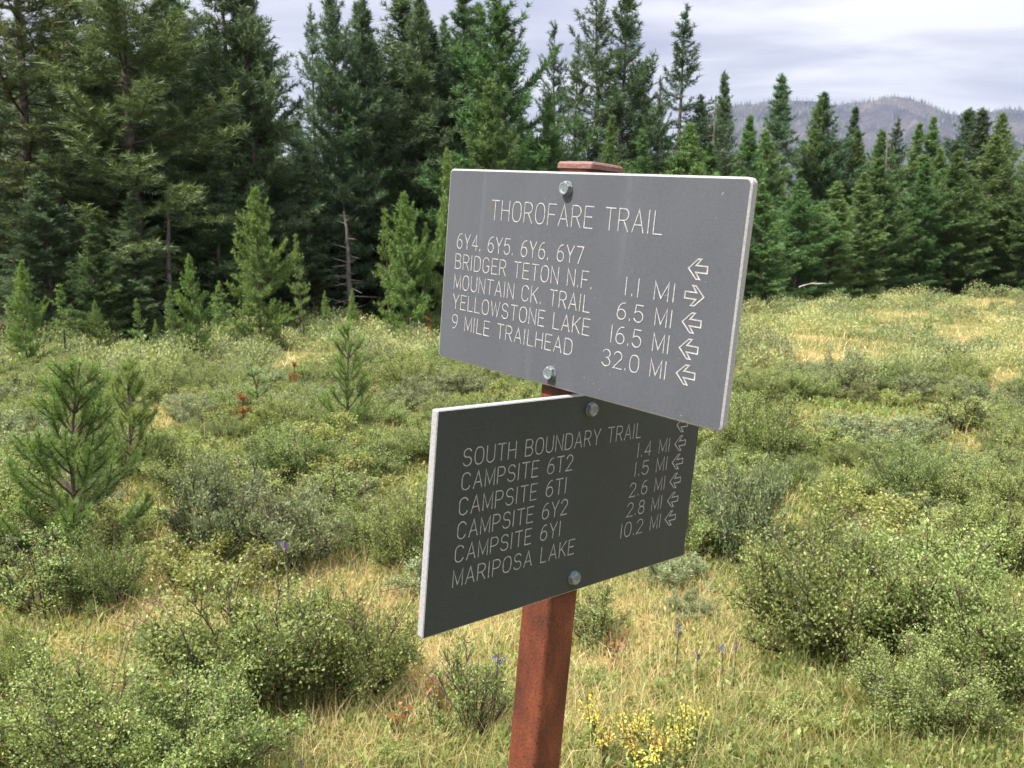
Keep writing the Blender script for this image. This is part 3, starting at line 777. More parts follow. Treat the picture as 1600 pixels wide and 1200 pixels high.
# the far part of the meadow: ground cover that reads as one mass
def far_cover():
    r = np.random.default_rng(91)
    PP, DD, TT, LL = [], [], [], []
    n = 1050
    Y = 9.8 + 21 * r.random(n) ** 1.3; X = r.uniform(-0.68, 0.68, n) * Y
    for x, y in zip(X, Y):
        px, py = to_px(x, y, 0)
        if opening(px, py) < 1.1 or y > treeline(px) + 2.5: continue
        rad = r.uniform(0.16, 0.46); h = rad * r.uniform(0.7, 1.3)
        nl = int(640 if y < 16 else 480)
        u = unit(r.normal(size=(nl, 3))); u[:, 2] = np.abs(u[:, 2])
        q = r.uniform(0.7, 1.08, nl)[:, None]
        PP.append(np.array([x, y, float(gz(x, y))]) + u * q * np.array([rad, rad, h])); DD.append(unit(u * 0.5 + r.normal(0, 0.5, (nl, 3)) + [0, 0, 0.5]))
        b0 = r.uniform(0.0, 0.68); TT.append((b0 + 0.32 * r.random(nl)).clip(0, 1)); LL.append(np.full(nl, 0.027 + 0.0010 * y))
    P = np.concatenate(PP); D = np.concatenate(DD); Tn = np.concatenate(TT); L = np.concatenate(LL) * r.uniform(0.7, 1.2, len(P))
    V, F = leaves(P, D, L, L * 0.42, r)
    mt = foliage('far_shrub_leaves', [(0, (0.085, 0.085, 0.062)), (0.14, (0.115, 0.120, 0.080)), (0.3, (0.160, 0.200, 0.096)), (0.6, (0.245, 0.285, 0.125)), (0.85, (0.37, 0.370, 0.175)), (1, (0.54, 0.49, 0.27))], 0.34, 0, 0)
    tag(link('shrub_cover', mesh_np('shrub_cover', V, F, tint=Tn, mats=[mt])), 'low shrubs covering the far part of the meadow', 'shrubs', kind='stuff')
far_cover()

# ------------------------------------------------------------------ grass
def grass():
    r = np.random.default_rng(123)
    def patch(n, Y0, Y1, lo, hi, wd):
        Y = np.sqrt(r.uniform(Y0 ** 2, Y1 ** 2, n)); X = r.uniform(-0.66, 0.66, n) * Y
        # gather into tussocks
        c = r.integers(0, n, n // 2); X[:n // 2] = X[c] + r.normal(0, 0.035, n // 2); Y[:n // 2] = Y[c] + r.normal(0, 0.035, n // 2)
        f = fbm(X * 1.6, Y * 1.6, 17, 4)
        dry = np.clip(0.43 + 0.30 * f + r.normal(0, 0.26, n), 0, 1)
        px, py = to_px(X, Y, 0)
        om = np.min([(((px - a) / c_) ** 2 + ((py - b) / d) ** 2) for a, b, c_, d in OPEN], axis=0)
        inside = om < 1.1
        dry = np.where(inside, np.clip(dry + 0.07, 0, 1), dry * 0.85)
        keep = (inside | (r.random(n) < 0.6)) & (Y < treeline(px) + 1.0)
        X, Y, dry = X[keep], Y[keep], dry[keep]
        m_ = len(X)
        h = r.uniform(lo, hi, m_) * (1 + 0.6 * (r.random(m_) > 0.95))
        az = r.uniform(0, 2 * np.pi, m_); ti = np.abs(r.normal(0, 0.8, m_)) + 0.08
        d0 = np.stack([np.cos(az) * np.sin(ti), np.sin(az) * np.sin(ti), np.cos(ti)], -1)
        ti2 = ti * r.uniform(1.6, 2.8, m_) + 0.15
        d1 = np.stack([np.cos(az) * np.sin(ti2), np.sin(az) * np.sin(ti2), np.cos(ti2)], -1)
        s = np.stack([-np.sin(az), np.cos(az), 0 * az], -1)
        # a random twist so blades are not all edge-on one way
        tw = r.normal(0, 0.6, m_)[:, None]; s = unit(s + tw * np.stack([np.cos(az), np.sin(az), 0 * az], -1))
        wv = (r.uniform(0.6, 1.3, m_) * wd)[:, None] / 2
        p0 = np.stack([X, Y, gz(X, Y) - 0.01], -1); p1 = p0 + d0 * (h * 0.55)[:, None]; p2 = p1 + d1 * (h * 0.5)[:, None]
        p2[:, 2] = np.maximum(p2[:, 2], p0[:, 2] + 0.02)
        V = np.stack([p0 - s * wv, p0 + s * wv, p1 + s * wv * 0.8, p1 - s * wv * 0.8, p2 + s * wv * 0.15, p2 - s * wv * 0.15], 1)
        b0 = np.arange(m_)[:, None] * 6
        F = np.concatenate([b0 + np.array([0, 1, 2, 3]), b0 + np.array([3, 2, 4, 5])], 1).reshape(-1, 4)
        return V.reshape(-1, 3), F, np.repeat(dry, 2)
    sets = [patch(150000, 2.3, 4.2, 0.05, 0.15, 0.0024), patch(120000, 4.2, 8.0, 0.06, 0.16, 0.0040), patch(80000, 8.0, 30.0, 0.07, 0.18, 0.010)]
    V, F, T_, o = [], [], [], 0
    for v, f, t in sets: V.append(v); F.append(f + o); T_.append(t); o += len(v)
    tag(link('grass', mesh_np('grass', np.concatenate(V), np.concatenate(F), tint=np.concatenate(T_), mats=[M['grass']])), 'dry golden and green grass between the shrubs', 'grass', kind='stuff')
grass()

# low leafy herbs between the grass
def herbs():
    r = np.random.default_rng(321)
    n = 11000
    Y = np.sqrt(r.uniform(2.3 ** 2, 9.0 ** 2, n)); X = r.uniform(-0.66, 0.66, n) * Y
    f = fbm(X * 2.2, Y * 2.2, 55, 4)
    k = f + r.normal(0, 0.8, n) > -0.3
    X, Y = X[k], Y[k]; n = len(X)
    per = 26
    c = np.repeat(np.stack([X, Y, gz(X, Y)], -1), per, 0)
    rad = np.repeat(r.uniform(0.03, 0.085, n), per)
    u = unit(r.normal(size=(n * per, 3))); u[:, 2] = np.abs(u[:, 2])
    P = c + u * (rad * r.uniform(0.2, 1.0, n * per))[:, None] * np.array([1, 1, 1.1]) + [0, 0, 0.01]
    D = unit(u * 0.7 + r.normal(0, 0.4, (n * per, 3)) + [0, 0, 0.4])
    l = r.uniform(0.014, 0.028, n * per) * np.repeat(1 + Y / 14, per)
    V, F = leaves(P, D, l, l * r.uniform(0.3, 0.6, n * per), r)
    t = (np.repeat(r.uniform(0, 0.6, n), per) + 0.4 * r.random(n * per)).clip(0, 1)
    tag(link('herb_cover', mesh_np('herb_cover', V, F, tint=t, mats=[M['herb']])), 'low leafy herbs between the grass blades', 'herbs', kind='stuff')
M['herb'] = foliage('low_herb_leaves', [(0, (0.085, 0.130, 0.040)), (0.5, (0.18, 0.23, 0.07)), (0.85, (0.30, 0.32, 0.11)), (0.95, (0.42, 0.30, 0.12)), (1, (0.45, 0.16, 0.08))], 0.34, 0.0, 0.0)
herbs()

# ------------------------------------------------------------------ flowers, red leaves, fallen branches
def flower(seed, H, mat, spike, nflow, fs, leafn=14):
    r = np.random.default_rng(seed)
    tb = Tubes(4); s_ = np.linspace(0, 1, 4)[:, None]
    top = np.array([r.normal(0, 0.05) * H, r.normal(0, 0.05) * H, H])
    tb.add(top * s_ + np.array([0, 0, -0.02]) * (1 - s_), np.linspace(0.0028, 0.0018, 4))
    u = 1 - spike * r.random(nflow)
    P = top * u[:, None] + r.normal(0, 0.008, (nflow, 3)); D = unit(r.normal(0, 0.6, (nflow, 3)) + [0, 0, 0.5])
    fV, fF = leaves(P, D, fs * r.uniform(0.7, 1.2, nflow), fs * 0.6 * r.uniform(0.7, 1.2, nflow), r)
    lu = r.uniform(0.05, 0.75, leafn); lP = top * lu[:, None]; lD = unit(r.normal(0, 0.8, (leafn, 3)) + [0, 0, 0.5])
    lV, lF = leaves(lP, lD, np.full(leafn, 0.035), np.full(leafn, 0.008), r)
    return dict(stem=tb.mesh('flower_stem', M['twig']), bloom=mesh_np('flower_bloom', fV, fF, tint=r.random(nflow), mats=[M[mat]]), leaves=mesh_np('flower_leaves', lV, lF, tint=r.random(leafn), mats=[M['leaf_green']]), H=H)
FL = {'gentian': [flower(s, 0.26, 'petal_purple', 0.14, 20, 0.0105) for s in (301, 302)]}
fparts = lambda v: [('stem', v['stem']), ('bloom', v['bloom']), ('leaves', v['leaves'])]
def put_flower(kind, px, py, pby, name, label, cat, group):
    Y = ground_y(pby); p = at(px, py, Y); vs = FL[kind]; i = cnt.get('f' + kind, 0); cnt['f' + kind] = i + 1; i %= len(vs)
    g = float(gz(p.x, Y)); s = max((p.z - g) / vs[i]['H'], 0.3)
    o = plant('f' + kind, vs, i, fparts, name, cat, (p.x, Y, g), random.uniform(0, 6.28), (min(s, 1.2),) * 2 + (s,))
    o['label'] = label; o['group'] = group
GP = 'purple flowers in the grass'
for px, py, pb, l_ in [(1057, 972, 1062, 'purple flower spike alone in the grass right of the post'), (1092, 1018, 1085, 'pale purple bud, left one of the cluster of three'), (1133, 1010, 1085, 'purple spike, middle of the cluster of three'), (1148, 1002, 1068, 'purple spike, right one of the cluster of three'),
                       (430, 846, 930, 'purple flower below the grey willow, left of its twin'), (449, 846, 930, 'purple flower below the grey willow, right of its twin'), (767, 1020, 1130, 'purple flower in front of the twiggy shrub by the post'), (470, 1185, 1260, 'purple flower at the bottom edge left of the post')]:
    put_flower('gentian', px, py, pb, 'purple_flower', l_, 'flower', GP)

def goldenrod(seed):
    r = np.random.default_rng(seed); H = 0.2
    tb = Tubes(4); P, lP = [], []
    for _ in range(5):
        a = r.uniform(0, 6.28); top = np.array([np.cos(a) * 0.05 * r.random(), np.sin(a) * 0.05 * r.random(), H * r.uniform(0.75, 1.05)])
        s_ = np.linspace(0, 1, 4)[:, None]; tb.add(top * s_, np.linspace(0.0024, 0.0012, 4))
        n = 24; u = 1 - 0.4 * r.random(n); P.append(top * u[:, None] + r.normal(0, 0.012, (n, 3)))
        lP.append(top * r.uniform(0.1, 0.7, 9)[:, None])
    P = np.concatenate(P); lP = np.concatenate(lP); n = len(P)
    fV, fF = leaves(P, unit(r.normal(0, 0.7, (n, 3)) + [0, 0, 0.6]), r.uniform(0.008, 0.013, n), r.uniform(0.006, 0.009, n), r)
    lV, lF = leaves(lP, unit(r.normal(0, 0.8, (len(lP), 3)) + [0, 0, 0.5]), np.full(len(lP), 0.04), np.full(len(lP), 0.009), r)
    return dict(stem=tb.mesh('goldenrod_stem', M['twig']), bloom=mesh_np('goldenrod_bloom', fV, fF, tint=r.random(n), mats=[M['petal_yellow']]), leaves=mesh_np('goldenrod_leaves', lV, lF, tint=r.random(len(lP)), mats=[M['leaf_lime']]), H=H)
FL['goldenrod'] = [goldenrod(s) for s in (311, 312)]
GG = 'yellow flowers by the foot of the post'
for k_, (px, py, pb) in enumerate([(930, 1092, 1160), (985, 1102, 1165), (1005, 1112, 1170), (1085, 1092, 1160), (1075, 1108, 1180), (1030, 1130, 1200), (990, 1140, 1205), (1055, 1132, 1195), (945, 1125, 1190), (1010, 1155, 1225)]):
    put_flower('goldenrod', px, py, pb, 'goldenrod_plant', ['yellow flowering plant nearest the post, leftmost of the patch', 'yellow flower top in the upper left of the yellow patch', 'yellow flower beside the upper left one of the patch', 'tallest yellow flower at the right end of the patch', 'yellow flower just below the tallest at the right end', 'yellow flower in the middle of the patch',
                'low yellow flower in the lower left of the patch', 'yellow flower right of the middle of the patch', 'low yellow flower below the leftmost one', 'lowest yellow flower of the patch, near the bottom edge'][k_], 'flower', GG)
def red_plant(seed):
    r = np.random.default_rng(seed); n = 26
    P = np.column_stack([r.normal(0, 0.022, n), r.normal(0, 0.022, n), r.uniform(0.05, 0.13, n)])
    V, F = leaves(P, unit(r.normal(0, 0.7, (n, 3)) + [0, 0, 0.5]), r.uniform(0.018, 0.032, n), r.uniform(0.010, 0.016, n), r)
    tb = Tubes(4)
    for p in P[:7]: tb.add(np.outer(np.linspace(0, 1, 3), p), 0.0012)
    return dict(stem=tb.mesh('red_plant_stem', M['twig']), leaves=mesh_np('red_plant_leaves', V, F, tint=r.random(n), mats=[M['leaf_red']]), H=0.13)
FL['red'] = [red_plant(321), red_plant(322)]
fparts_red = lambda v: [('stem', v['stem']), ('leaves', v['leaves'])]
for px, pb, l_ in [(683, 1110, 'red leaved plant in the grass left of the post'), (629, 1150, 'red leaved plant at lower left of the other red one'), (553, 965, 'small red leaved plant among the shrub left of the lower sign'), (958, 1030, 'orange red plant in dry grass right of the post')]:
    Y = ground_y(pb); p = at(px, pb, Y); i = cnt.get('fred', 0); cnt['fred'] = i + 1
    o = plant('fred', FL['red'], i % 2, fparts_red, 'red_plant', 'plant', (p.x, Y, float(gz(p.x, Y))), i * 1.3, (1, 1, 1.2)); o['label'] = l_; o['group'] = 'red leaved plants'

def dead_branch(px0, py0, px1, py1, Y, rad, label, lift=0.0, seed=1):
    r = np.random.default_rng(seed)
    a = np.array(at(px0, py0, Y)); b = np.array(at(px1, py1, Y + 0.1))
    n = 7; s_ = np.linspace(0, 1, n)[:, None]
    L = np.linalg.norm(b - a)
    base = (a + b) / 2
    tb = Tubes(5)
    pts = a + (b - a) * s_ + np.array([0, 0, 1]) * 0.06 * L * np.sin(np.pi * s_) + r.normal(0, 0.015 * L, (n, 3))
    tb.add(pts - base, np.linspace(rad, rad * 0.35, n))
    for k in range(4):
        i = r.integers(1, n - 1); d = unit(unit(b - a) * 0.7 + r.normal(0, 0.6, 3)) * L * r.uniform(0.15, 0.35)
        tb.add(pts[i] - base + d * np.linspace(0, 1, 3)[:, None], np.array([0.5, 0.35, 0.15]) * rad)
    o = link('dead_branch', tb.mesh('dead_branch', M['deadwood'])); o.location = base
    tag(o, label, 'branch', 'bleached dead branches')
dead_branch(1248, 449, 1290, 443, 20.0, 0.014, 'bleached branch lying under the dark trees right of the upper sign', seed=1)
dead_branch(1470, 895, 1515, 935, 3.9, 0.006, 'pale bare stick across the green shrub at right', seed=2)
dead_branch(1325, 1040, 1368, 1064, 3.0, 0.006, 'pale stick sticking out of the shaded root at right', seed=3)
dead_branch(1328, 1076, 1378, 1084, 3.0, 0.004, 'thin white twig in the grass under the broad shrub', seed=4)
dead_branch(1510, 740, 1550, 785, 5.3, 0.010, 'grey dead branch in the brown patch at the right', seed=5)
dead_branch(0, 1085, 22, 1100, 2.9, 0.008, 'grey stick at the left edge near the bottom', seed=6)
dead_branch(545, 800, 580, 815, 5.0, 0.007, 'grey twig beside the bright green bush', seed=7)

# ------------------------------------------------------------------ the signpost
def board_face(name, base, dark, streak):
    mt, t = new_mat(name)
    tcn = t.nodes.new('ShaderNodeTexCoord'); v = tcn.outputs['Object']
    mp = t.nodes.new('ShaderNodeMapping'); mp.inputs['Scale'].default_value = (18, 2.5, 1); t.links.new(v, mp.inputs[0])
    f1 = noise(t, 1.0, 4, 0.6, mp.outputs[0]); f2 = noise(t, 9, 4, 0.6, v); f3 = noise(t, 900, 2, 0.5, v)
    c = mixc(t, 0.55, ramp(t, f1, [(0.35, dark), (0.7, base)]), ramp(t, f2, [(0.35, dark), (0.65, base)]))
    c = mixc(t, 0.03, c, ramp(t, f3, [(0.4, (0.02, 0.02, 0.02)), (0.6, (0.4, 0.4, 0.42))]))
    mp2 = t.nodes.new('ShaderNodeMapping'); mp2.inputs['Scale'].default_value = (30, 1.6, 1); mp2.inputs['Location'].default_value = (3.1 * streak, 0.7, 0); t.links.new(v, mp2.inputs[0])
    run_ = ramp(t, noise(t, 1.0, 3, 0.5, mp2.outputs[0]), [(0.60, (0, 0, 0)), (0.72, (0.5, 0.5, 0.5))])
    c = mixc(t, run_, c, tuple(min(1, 1.5 * q) for q in base))
    speck = ramp(t, noise(t, 210, 2, 0.5, v), [(0.735, (0, 0, 0)), (0.76, (1, 1, 1))])
    c = mixc(t, speck, c, tuple(2.6 * q for q in base))
    dirt = ramp(t, noise(t, 55, 5, 0.7, v), [(0.60, (0, 0, 0)), (0.75, (0.4, 0.4, 0.4))])
    c = mixc(t, dirt, c, tuple(0.6 * q for q in base))
    b = t.nodes.new('ShaderNodeBsdfPrincipled'); b.inputs['Specular IOR Level'].default_value = 0.35
    t.links.new(c, b.inputs['Base Color'])
    rr = t.nodes.new('ShaderNodeMapRange'); rr.inputs[3].default_value = 0.42; rr.inputs[4].default_value = 0.6
    t.links.new(f2, rr.inputs[0]); t.links.new(rr.outputs[0], b.inputs['Roughness'])
    bn = t.nodes.new('ShaderNodeBump'); bn.inputs['Strength'].default_value = 0.15; bn.inputs['Distance'].default_value = 0.001
    t.links.new(f3, bn.inputs['Height']); t.links.new(bn.outputs[0], b.inputs['Normal'])
    o = t.nodes.new('ShaderNodeOutputMaterial'); t.links.new(b.outputs[0], o.inputs[0])
    return mt
M['board_upper'] = board_face('weathered_grey_plastic_lit', (0.0605, 0.0655, 0.0775), (0.051, 0.0555, 0.066), 1)  # lighter base carries the lit side of the plastic both boards share
M['board_lower'] = board_face('grey_plastic_shaded', (0.0165, 0.0245, 0.0305), (0.0125, 0.0190, 0.024), 2)  # same plastic, base darkened to carry the shade on this side
M['board_edge'] = solid('pale_board_edge', [(0.3, (0.21, 0.21, 0.22)), (0.5, (0.27, 0.27, 0.28)), (0.7, (0.33, 0.33, 0.34))], 350, 0.7, 0.3)
M['groove'] = solid('white_engraving', [(0.3, (0.1700, 0.1700, 0.1742)), (0.5, (0.2720, 0.2720, 0.2762)), (0.7, (0.3740, 0.3740, 0.3740))], 260, 0.7)
M['zinc'] = solid('weathered_zinc', [(0.3, (0.10, 0.115, 0.125)), (0.6, (0.24, 0.28, 0.30))], 260, 0.5, 0.2, metallic=0.6)
def rust():
    mt, t = new_mat('rusty_red_steel')
    tcn = t.nodes.new('ShaderNodeTexCoord'); v = tcn.outputs['Object']
    mp = t.nodes.new('ShaderNodeMapping'); mp.inputs['Scale'].default_value = (1, 1, 0.45); t.links.new(v, mp.inputs[0])
    c1 = ramp(t, noise(t, 20, 7, 0.72, mp.outputs[0]), [(0.30, (0.024, 0.010, 0.007)), (0.42, (0.070, 0.019, 0.010)), (0.56, (0.116, 0.029, 0.014)), (0.72, (0.180, 0.060, 0.026))])
    c2 = ramp(t, noise(t, 330, 3, 0.6, v), [(0.36, (0.35, 0.30, 0.28)), (0.46, (1, 1, 1))])
    col = mixc(t, 1.0, c1, c2, 'MULTIPLY')
    b = t.nodes.new('ShaderNodeBsdfPrincipled'); b.inputs['Roughness'].default_value = 0.62; b.inputs['Specular IOR Level'].default_value = 0.35
    t.links.new(col, b.inputs['Base Color'])
    bn = t.nodes.new('ShaderNodeBump'); bn.inputs['Strength'].default_value = 0.5; bn.inputs['Distance'].default_value = 0.0015
    t.links.new(noise(t, 240, 4, 0.65, v), bn.inputs['Height']); t.links.new(bn.outputs[0], b.inputs['Normal'])
    o = t.nodes.new('ShaderNodeOutputMaterial'); t.links.new(b.outputs[0], o.inputs[0])
    return mt
M['rust'] = rust()

def arc(cx_, cy_, rx, ry, a0, a1, n=12):
    a = np.radians(np.linspace(a0, a1, n)); return [(cx_ + rx * math.cos(q), cy_ + ry * math.sin(q)) for q in a]
def oval(w_, n=26):
    out = []
    for q in np.linspace(90, 450, n):
        c, s = math.cos(R(q)), math.sin(R(q)); out.append((w_ / 2 + w_ / 2 * math.copysign(abs(c) ** 0.8, c), 0.5 + 0.5 * math.copysign(abs(s) ** 0.8, s)))
    return out
G = {}
G['A'] = (0.62, [[(0, 0), (0.31, 1), (0.62, 0)], [(0.12, 0.33), (0.50, 0.33)]])
G['B'] = (0.56, [[(0, 0), (0, 1), (0.3, 1)] + arc(0.3, 0.76, 0.23, 0.24, 90, -90) + [(0, 0.52)], [(0.3, 0.52)] + arc(0.31, 0.26, 0.25, 0.26, 90, -90) + [(0, 0)]])
G['C'] = (0.60, [arc(0.3, 0.7, 0.29, 0.30, 20, 180, 10) + arc(0.3, 0.3, 0.29, 0.30, 180, 340, 10)])
G['D'] = (0.58, [[(0, 0), (0, 1), (0.25, 1)] + arc(0.26, 0.68, 0.32, 0.32, 90, 0, 7) + arc(0.26, 0.32, 0.32, 0.32, 0, -90, 7) + [(0, 0)]])
G['E'] = (0.50, [[(0.5, 1), (0, 1), (0, 0), (0.5, 0)], [(0, 0.52), (0.42, 0.52)]])
G['F'] = (0.48, [[(0.48, 1), (0, 1), (0, 0)], [(0, 0.5), (0.40, 0.5)]])
G['G'] = (0.62, [arc(0.3, 0.7, 0.29, 0.30, 25, 180, 10) + arc(0.3, 0.3, 0.29, 0.30, 180, 330, 9) + [(0.6, 0.45), (0.34, 0.45)]])
G['H'] = (0.56, [[(0, 0), (0, 1)], [(0.56, 0), (0.56, 1)], [(0, 0.52), (0.56, 0.52)]])
G['I'] = (0.04, [[(0.02, 0), (0.02, 1)]])
G['K'] = (0.56, [[(0, 0), (0, 1)], [(0.54, 1), (0, 0.40)], [(0.17, 0.56), (0.56, 0)]])
G['L'] = (0.46, [[(0, 1), (0, 0), (0.46, 0)]])
G['M'] = (0.66, [[(0, 0), (0, 1), (0.33, 0.12), (0.66, 1), (0.66, 0)]])
G['N'] = (0.56, [[(0, 0), (0, 1), (0.56, 0), (0.56, 1)]])
G['O'] = (0.62, [oval(0.62)])
G['P'] = (0.54, [[(0, 0), (0, 1), (0.28, 1)] + arc(0.28, 0.73, 0.26, 0.27, 90, -90) + [(0, 0.46)]])
G['R'] = (0.56, [[(0, 0), (0, 1), (0.28, 1)] + arc(0.28, 0.74, 0.26, 0.26, 90, -90) + [(0, 0.48)], [(0.28, 0.48), (0.56, 0)]])
G['S'] = (0.56, [arc(0.28, 0.75, 0.26, 0.25, 20, 250, 13) + arc(0.28, 0.26, 0.28, 0.26, 70, -160, 13)])
G['T'] = (0.56, [[(0, 1), (0.56, 1)], [(0.28, 1), (0.28, 0)]])
G['U'] = (0.56, [[(0, 1), (0, 0.28)] + arc(0.28, 0.28, 0.28, 0.28, 180, 360, 12) + [(0.56, 1)]])
G['W'] = (0.80, [[(0, 1), (0.2, 0), (0.4, 0.9), (0.6, 0), (0.8, 1)]])
G['Y'] = (0.58, [[(0, 1), (0.29, 0.45), (0.58, 1)], [(0.29, 0.45), (0.29, 0)]])
G['0'] = (0.58, [oval(0.58)])
G['1'] = (0.06, [[(0.03, 0), (0.03, 1)]])
G['2'] = (0.54, [arc(0.27, 0.73, 0.26, 0.27, 170, -30, 12) + [(0, 0), (0.54, 0)]])
G['3'] = (0.54, [arc(0.26, 0.76, 0.25, 0.24, 160, -90, 12) + arc(0.26, 0.26, 0.28, 0.26, 90, -160, 12)])
G['4'] = (0.56, [[(0.42, 0), (0.42, 1), (0, 0.28), (0.56, 0.28)]])
G['5'] = (0.54, [[(0.5, 1), (0.08, 1), (0.04, 0.54)] + arc(0.26, 0.32, 0.28, 0.32, 120, -155, 14)])
G['6'] = (0.56, [[(0.46, 1)] + arc(0.42, 0.34, 0.40, 0.66, 105, 180, 6) + arc(0.28, 0.30, 0.27, 0.30, 180, 540, 20)])
G['7'] = (0.54, [[(0, 1), (0.54, 1), (0.18, 0)]])
G['8'] = (0.54, [arc(0.27, 0.77, 0.23, 0.23, -90, 270, 18) + arc(0.27, 0.27, 0.27, 0.27, 90, -270, 20)])
G['9'] = (0.56, [[(0.10, 0)] + arc(0.14, 0.66, 0.40, 0.66, 285, 360, 6) + arc(0.28, 0.70, 0.27, 0.30, 0, 360, 20)])
G['.'] = (0.06, [[(0.03, 0.0), (0.03, 0.09)]])
def ribbon(strokes, width):
    """flat mitred ribbons, one per stroke, in the xy plane"""
    V, F, o = [], [], 0
    for k, st in enumerate(strokes):
        p = np.array(st, float)
        keep = np.concatenate([[True], np.linalg.norm(np.diff(p, axis=0), axis=1) > 1e-5]); p = p[keep]
        closed = np.linalg.norm(p[0] - p[-1]) < 1e-4
        d = unit(np.diff(p, axis=0))
        if closed: d0 = np.concatenate([d[-1:], d]); d1 = np.concatenate([d, d[:1]])
        else: d0 = np.concatenate([d[:1], d]); d1 = np.concatenate([d, d[-1:]])
        n0 = np.stack([-d0[:, 1], d0[:, 0]], -1); n1 = np.stack([-d1[:, 1], d1[:, 0]], -1)
        mi = unit(n0 + n1); ln = 1 / np.maximum((mi * n1).sum(1), 0.38)
        if not closed:
            p = p.copy(); p[0] -= d[0] * width * 0.4; p[-1] += d[-1] * width * 0.4
        z = 0.00003 * (k % 5)
        a = p + mi * (ln * width / 2)[:, None]; b = p - mi * (ln * width / 2)[:, None]
        n = len(p)
        zc = np.concatenate([np.full(n, z + 0.0003), np.full(n, z), np.full(n, z + 0.0003)])
        V.append(np.column_stack([np.concatenate([a, p, b]), zc]))
        i = np.arange(n - 1)
        F += [np.stack([i + n, i + n + 1, i + 1, i], -1) + o, np.stack([i + 2 * n, i + 2 * n + 1, i + n + 1, i + n], -1) + o]; o += 3 * n
    return np.concatenate(V), np.concatenate(F)
def run(text, x0, x1, base, cap):
    """strokes of a line of text that spans x0..x1 on the baseline (board millimetres, y down)"""
    x = 0; out = []
    for ch in text:
        if ch == ' ': x += 0.52; continue
        w_, st = G[ch]
        out += [[(x + a, b) for a, b in s] for s in st]; x += w_ + (0.24 if ch not in 'I1' else 0.28)
    x -= 0.24
    k = (x1 - x0) / x
    return [[(x0 + a * k, base - b * cap) for a, b in s] for s in out]
def arrow_strokes(right, w_=23.0, h=20.0):
    # an outlined arrow: head, notch and shaft
    q = [(-0.5, 0), (-0.04, 0.5), (0.14, 0.5), (-0.10, 0.17), (0.5, 0.17), (0.5, -0.17), (-0.10, -0.17), (0.14, -0.5), (-0.04, -0.5), (-0.5, 0)]
    s = -1 if right else 1
    return [[(s * a * w_, b * h) for a, b in q]]

PA, PD, PB, PO = Vector((0.6723, -0.7361, -0.0785)), Vector((-0.0806, 0.0326, -0.9962)), Vector((0.7359, 0.6761, -0.0374)), Vector((0.0875, 1.028, 1.5709))
POST_S, BT = 0.0508, 0.0095
hO = (PO.z - 0.0) / -PD.z
root = bpy.data.objects.new('trail_signpost', None); COL.objects.link(root); root.empty_display_size = 0.2
# local frame: x along the upper board, y along the lower board, z up the leaning post; origin at the foot of the near edge
base_pt = PO + PD * hO
mw = Matrix.Identity(4)
for i, v in enumerate((PA, PB, -PD)):
    for j in range(3): mw[j][i] = v[j]
mw.translation = base_pt
root.matrix_world = mw
tag(root, 'rusty red steel post carrying two grey engraved trail boards at right angles', 'signpost')

def rounded_tube(s, rad, z0, z1, cx0, cy0, flare=0.0):
    pts = []
    for (qx, qy, a0) in ((1, 1, 0), (0, 1, 90), (0, 0, 180), (1, 0, 270)):
        cx_ = cx0 + (s - rad if qx else rad); cy_ = cy0 + (s - rad if qy else rad)
        pts += arc(cx_, cy_, rad, rad, a0, a0 + 90, 5)
    return np.array(pts)
def loft(name, rings, mats, mat_idx_side=0, cap0=True, cap1=True, smooth=False):
    """rings: list of (Nx2 outline, z); closed prism"""
    me = bpy.data.meshes.new(name)
    n = len(rings[0][0]); V = []; F = []; MI = []
    for o2, z in rings: V += [(a, b, z) for a, b in o2]
    for k in range(len(rings) - 1):
        for i in range(n):
            j = (i + 1) % n; F.append((k * n + i, k * n + j, (k + 1) * n + j, (k + 1) * n + i)); MI.append(k)
    if cap0: F.append(tuple(reversed(range(n)))); MI.append(-1)
    if cap1: F.append(tuple(range((len(rings) - 1) * n, len(rings) * n))); MI.append(-2)
    me.from_pydata(V, [], F)
    for mt in mats: me.materials.append(mt)
    return me, MI
top_z = hO + 0.0205
o2 = rounded_tube(POST_S, 0.006, 0, 0, -POST_S, 0)
me, _ = loft('post', [(o2, -0.15)] + [(o2, z) for z in np.linspace(0.1, top_z - 0.006, 8)], [M['rust']])
for pl in me.polygons: pl.use_smooth = False
link('post', me, root)
cap_o = rounded_tube(POST_S + 0.004, 0.0025, 0, 0, -POST_S - 0.002, -0.002)
ctr = cap_o.mean(0)
M['cap'] = solid('faded_red_steel', [(0.3, (0.0726, 0.0285, 0.0249)), (0.2851, (0.1244, 0.0518, 0.0456)), (0.3888, (0.1555, 0.0778, 0.0674))], 60, 0.6, 0.3)
me, _ = loft('post_cap', [(cap_o, top_z - 0.0055), (cap_o, top_z - 0.0005), ((cap_o - ctr) * 0.94 + ctr, top_z + 0.002), ((cap_o - ctr) * 0.5 + ctr, top_z + 0.0035)], [M['cap']])
link('post_cap', me, root)

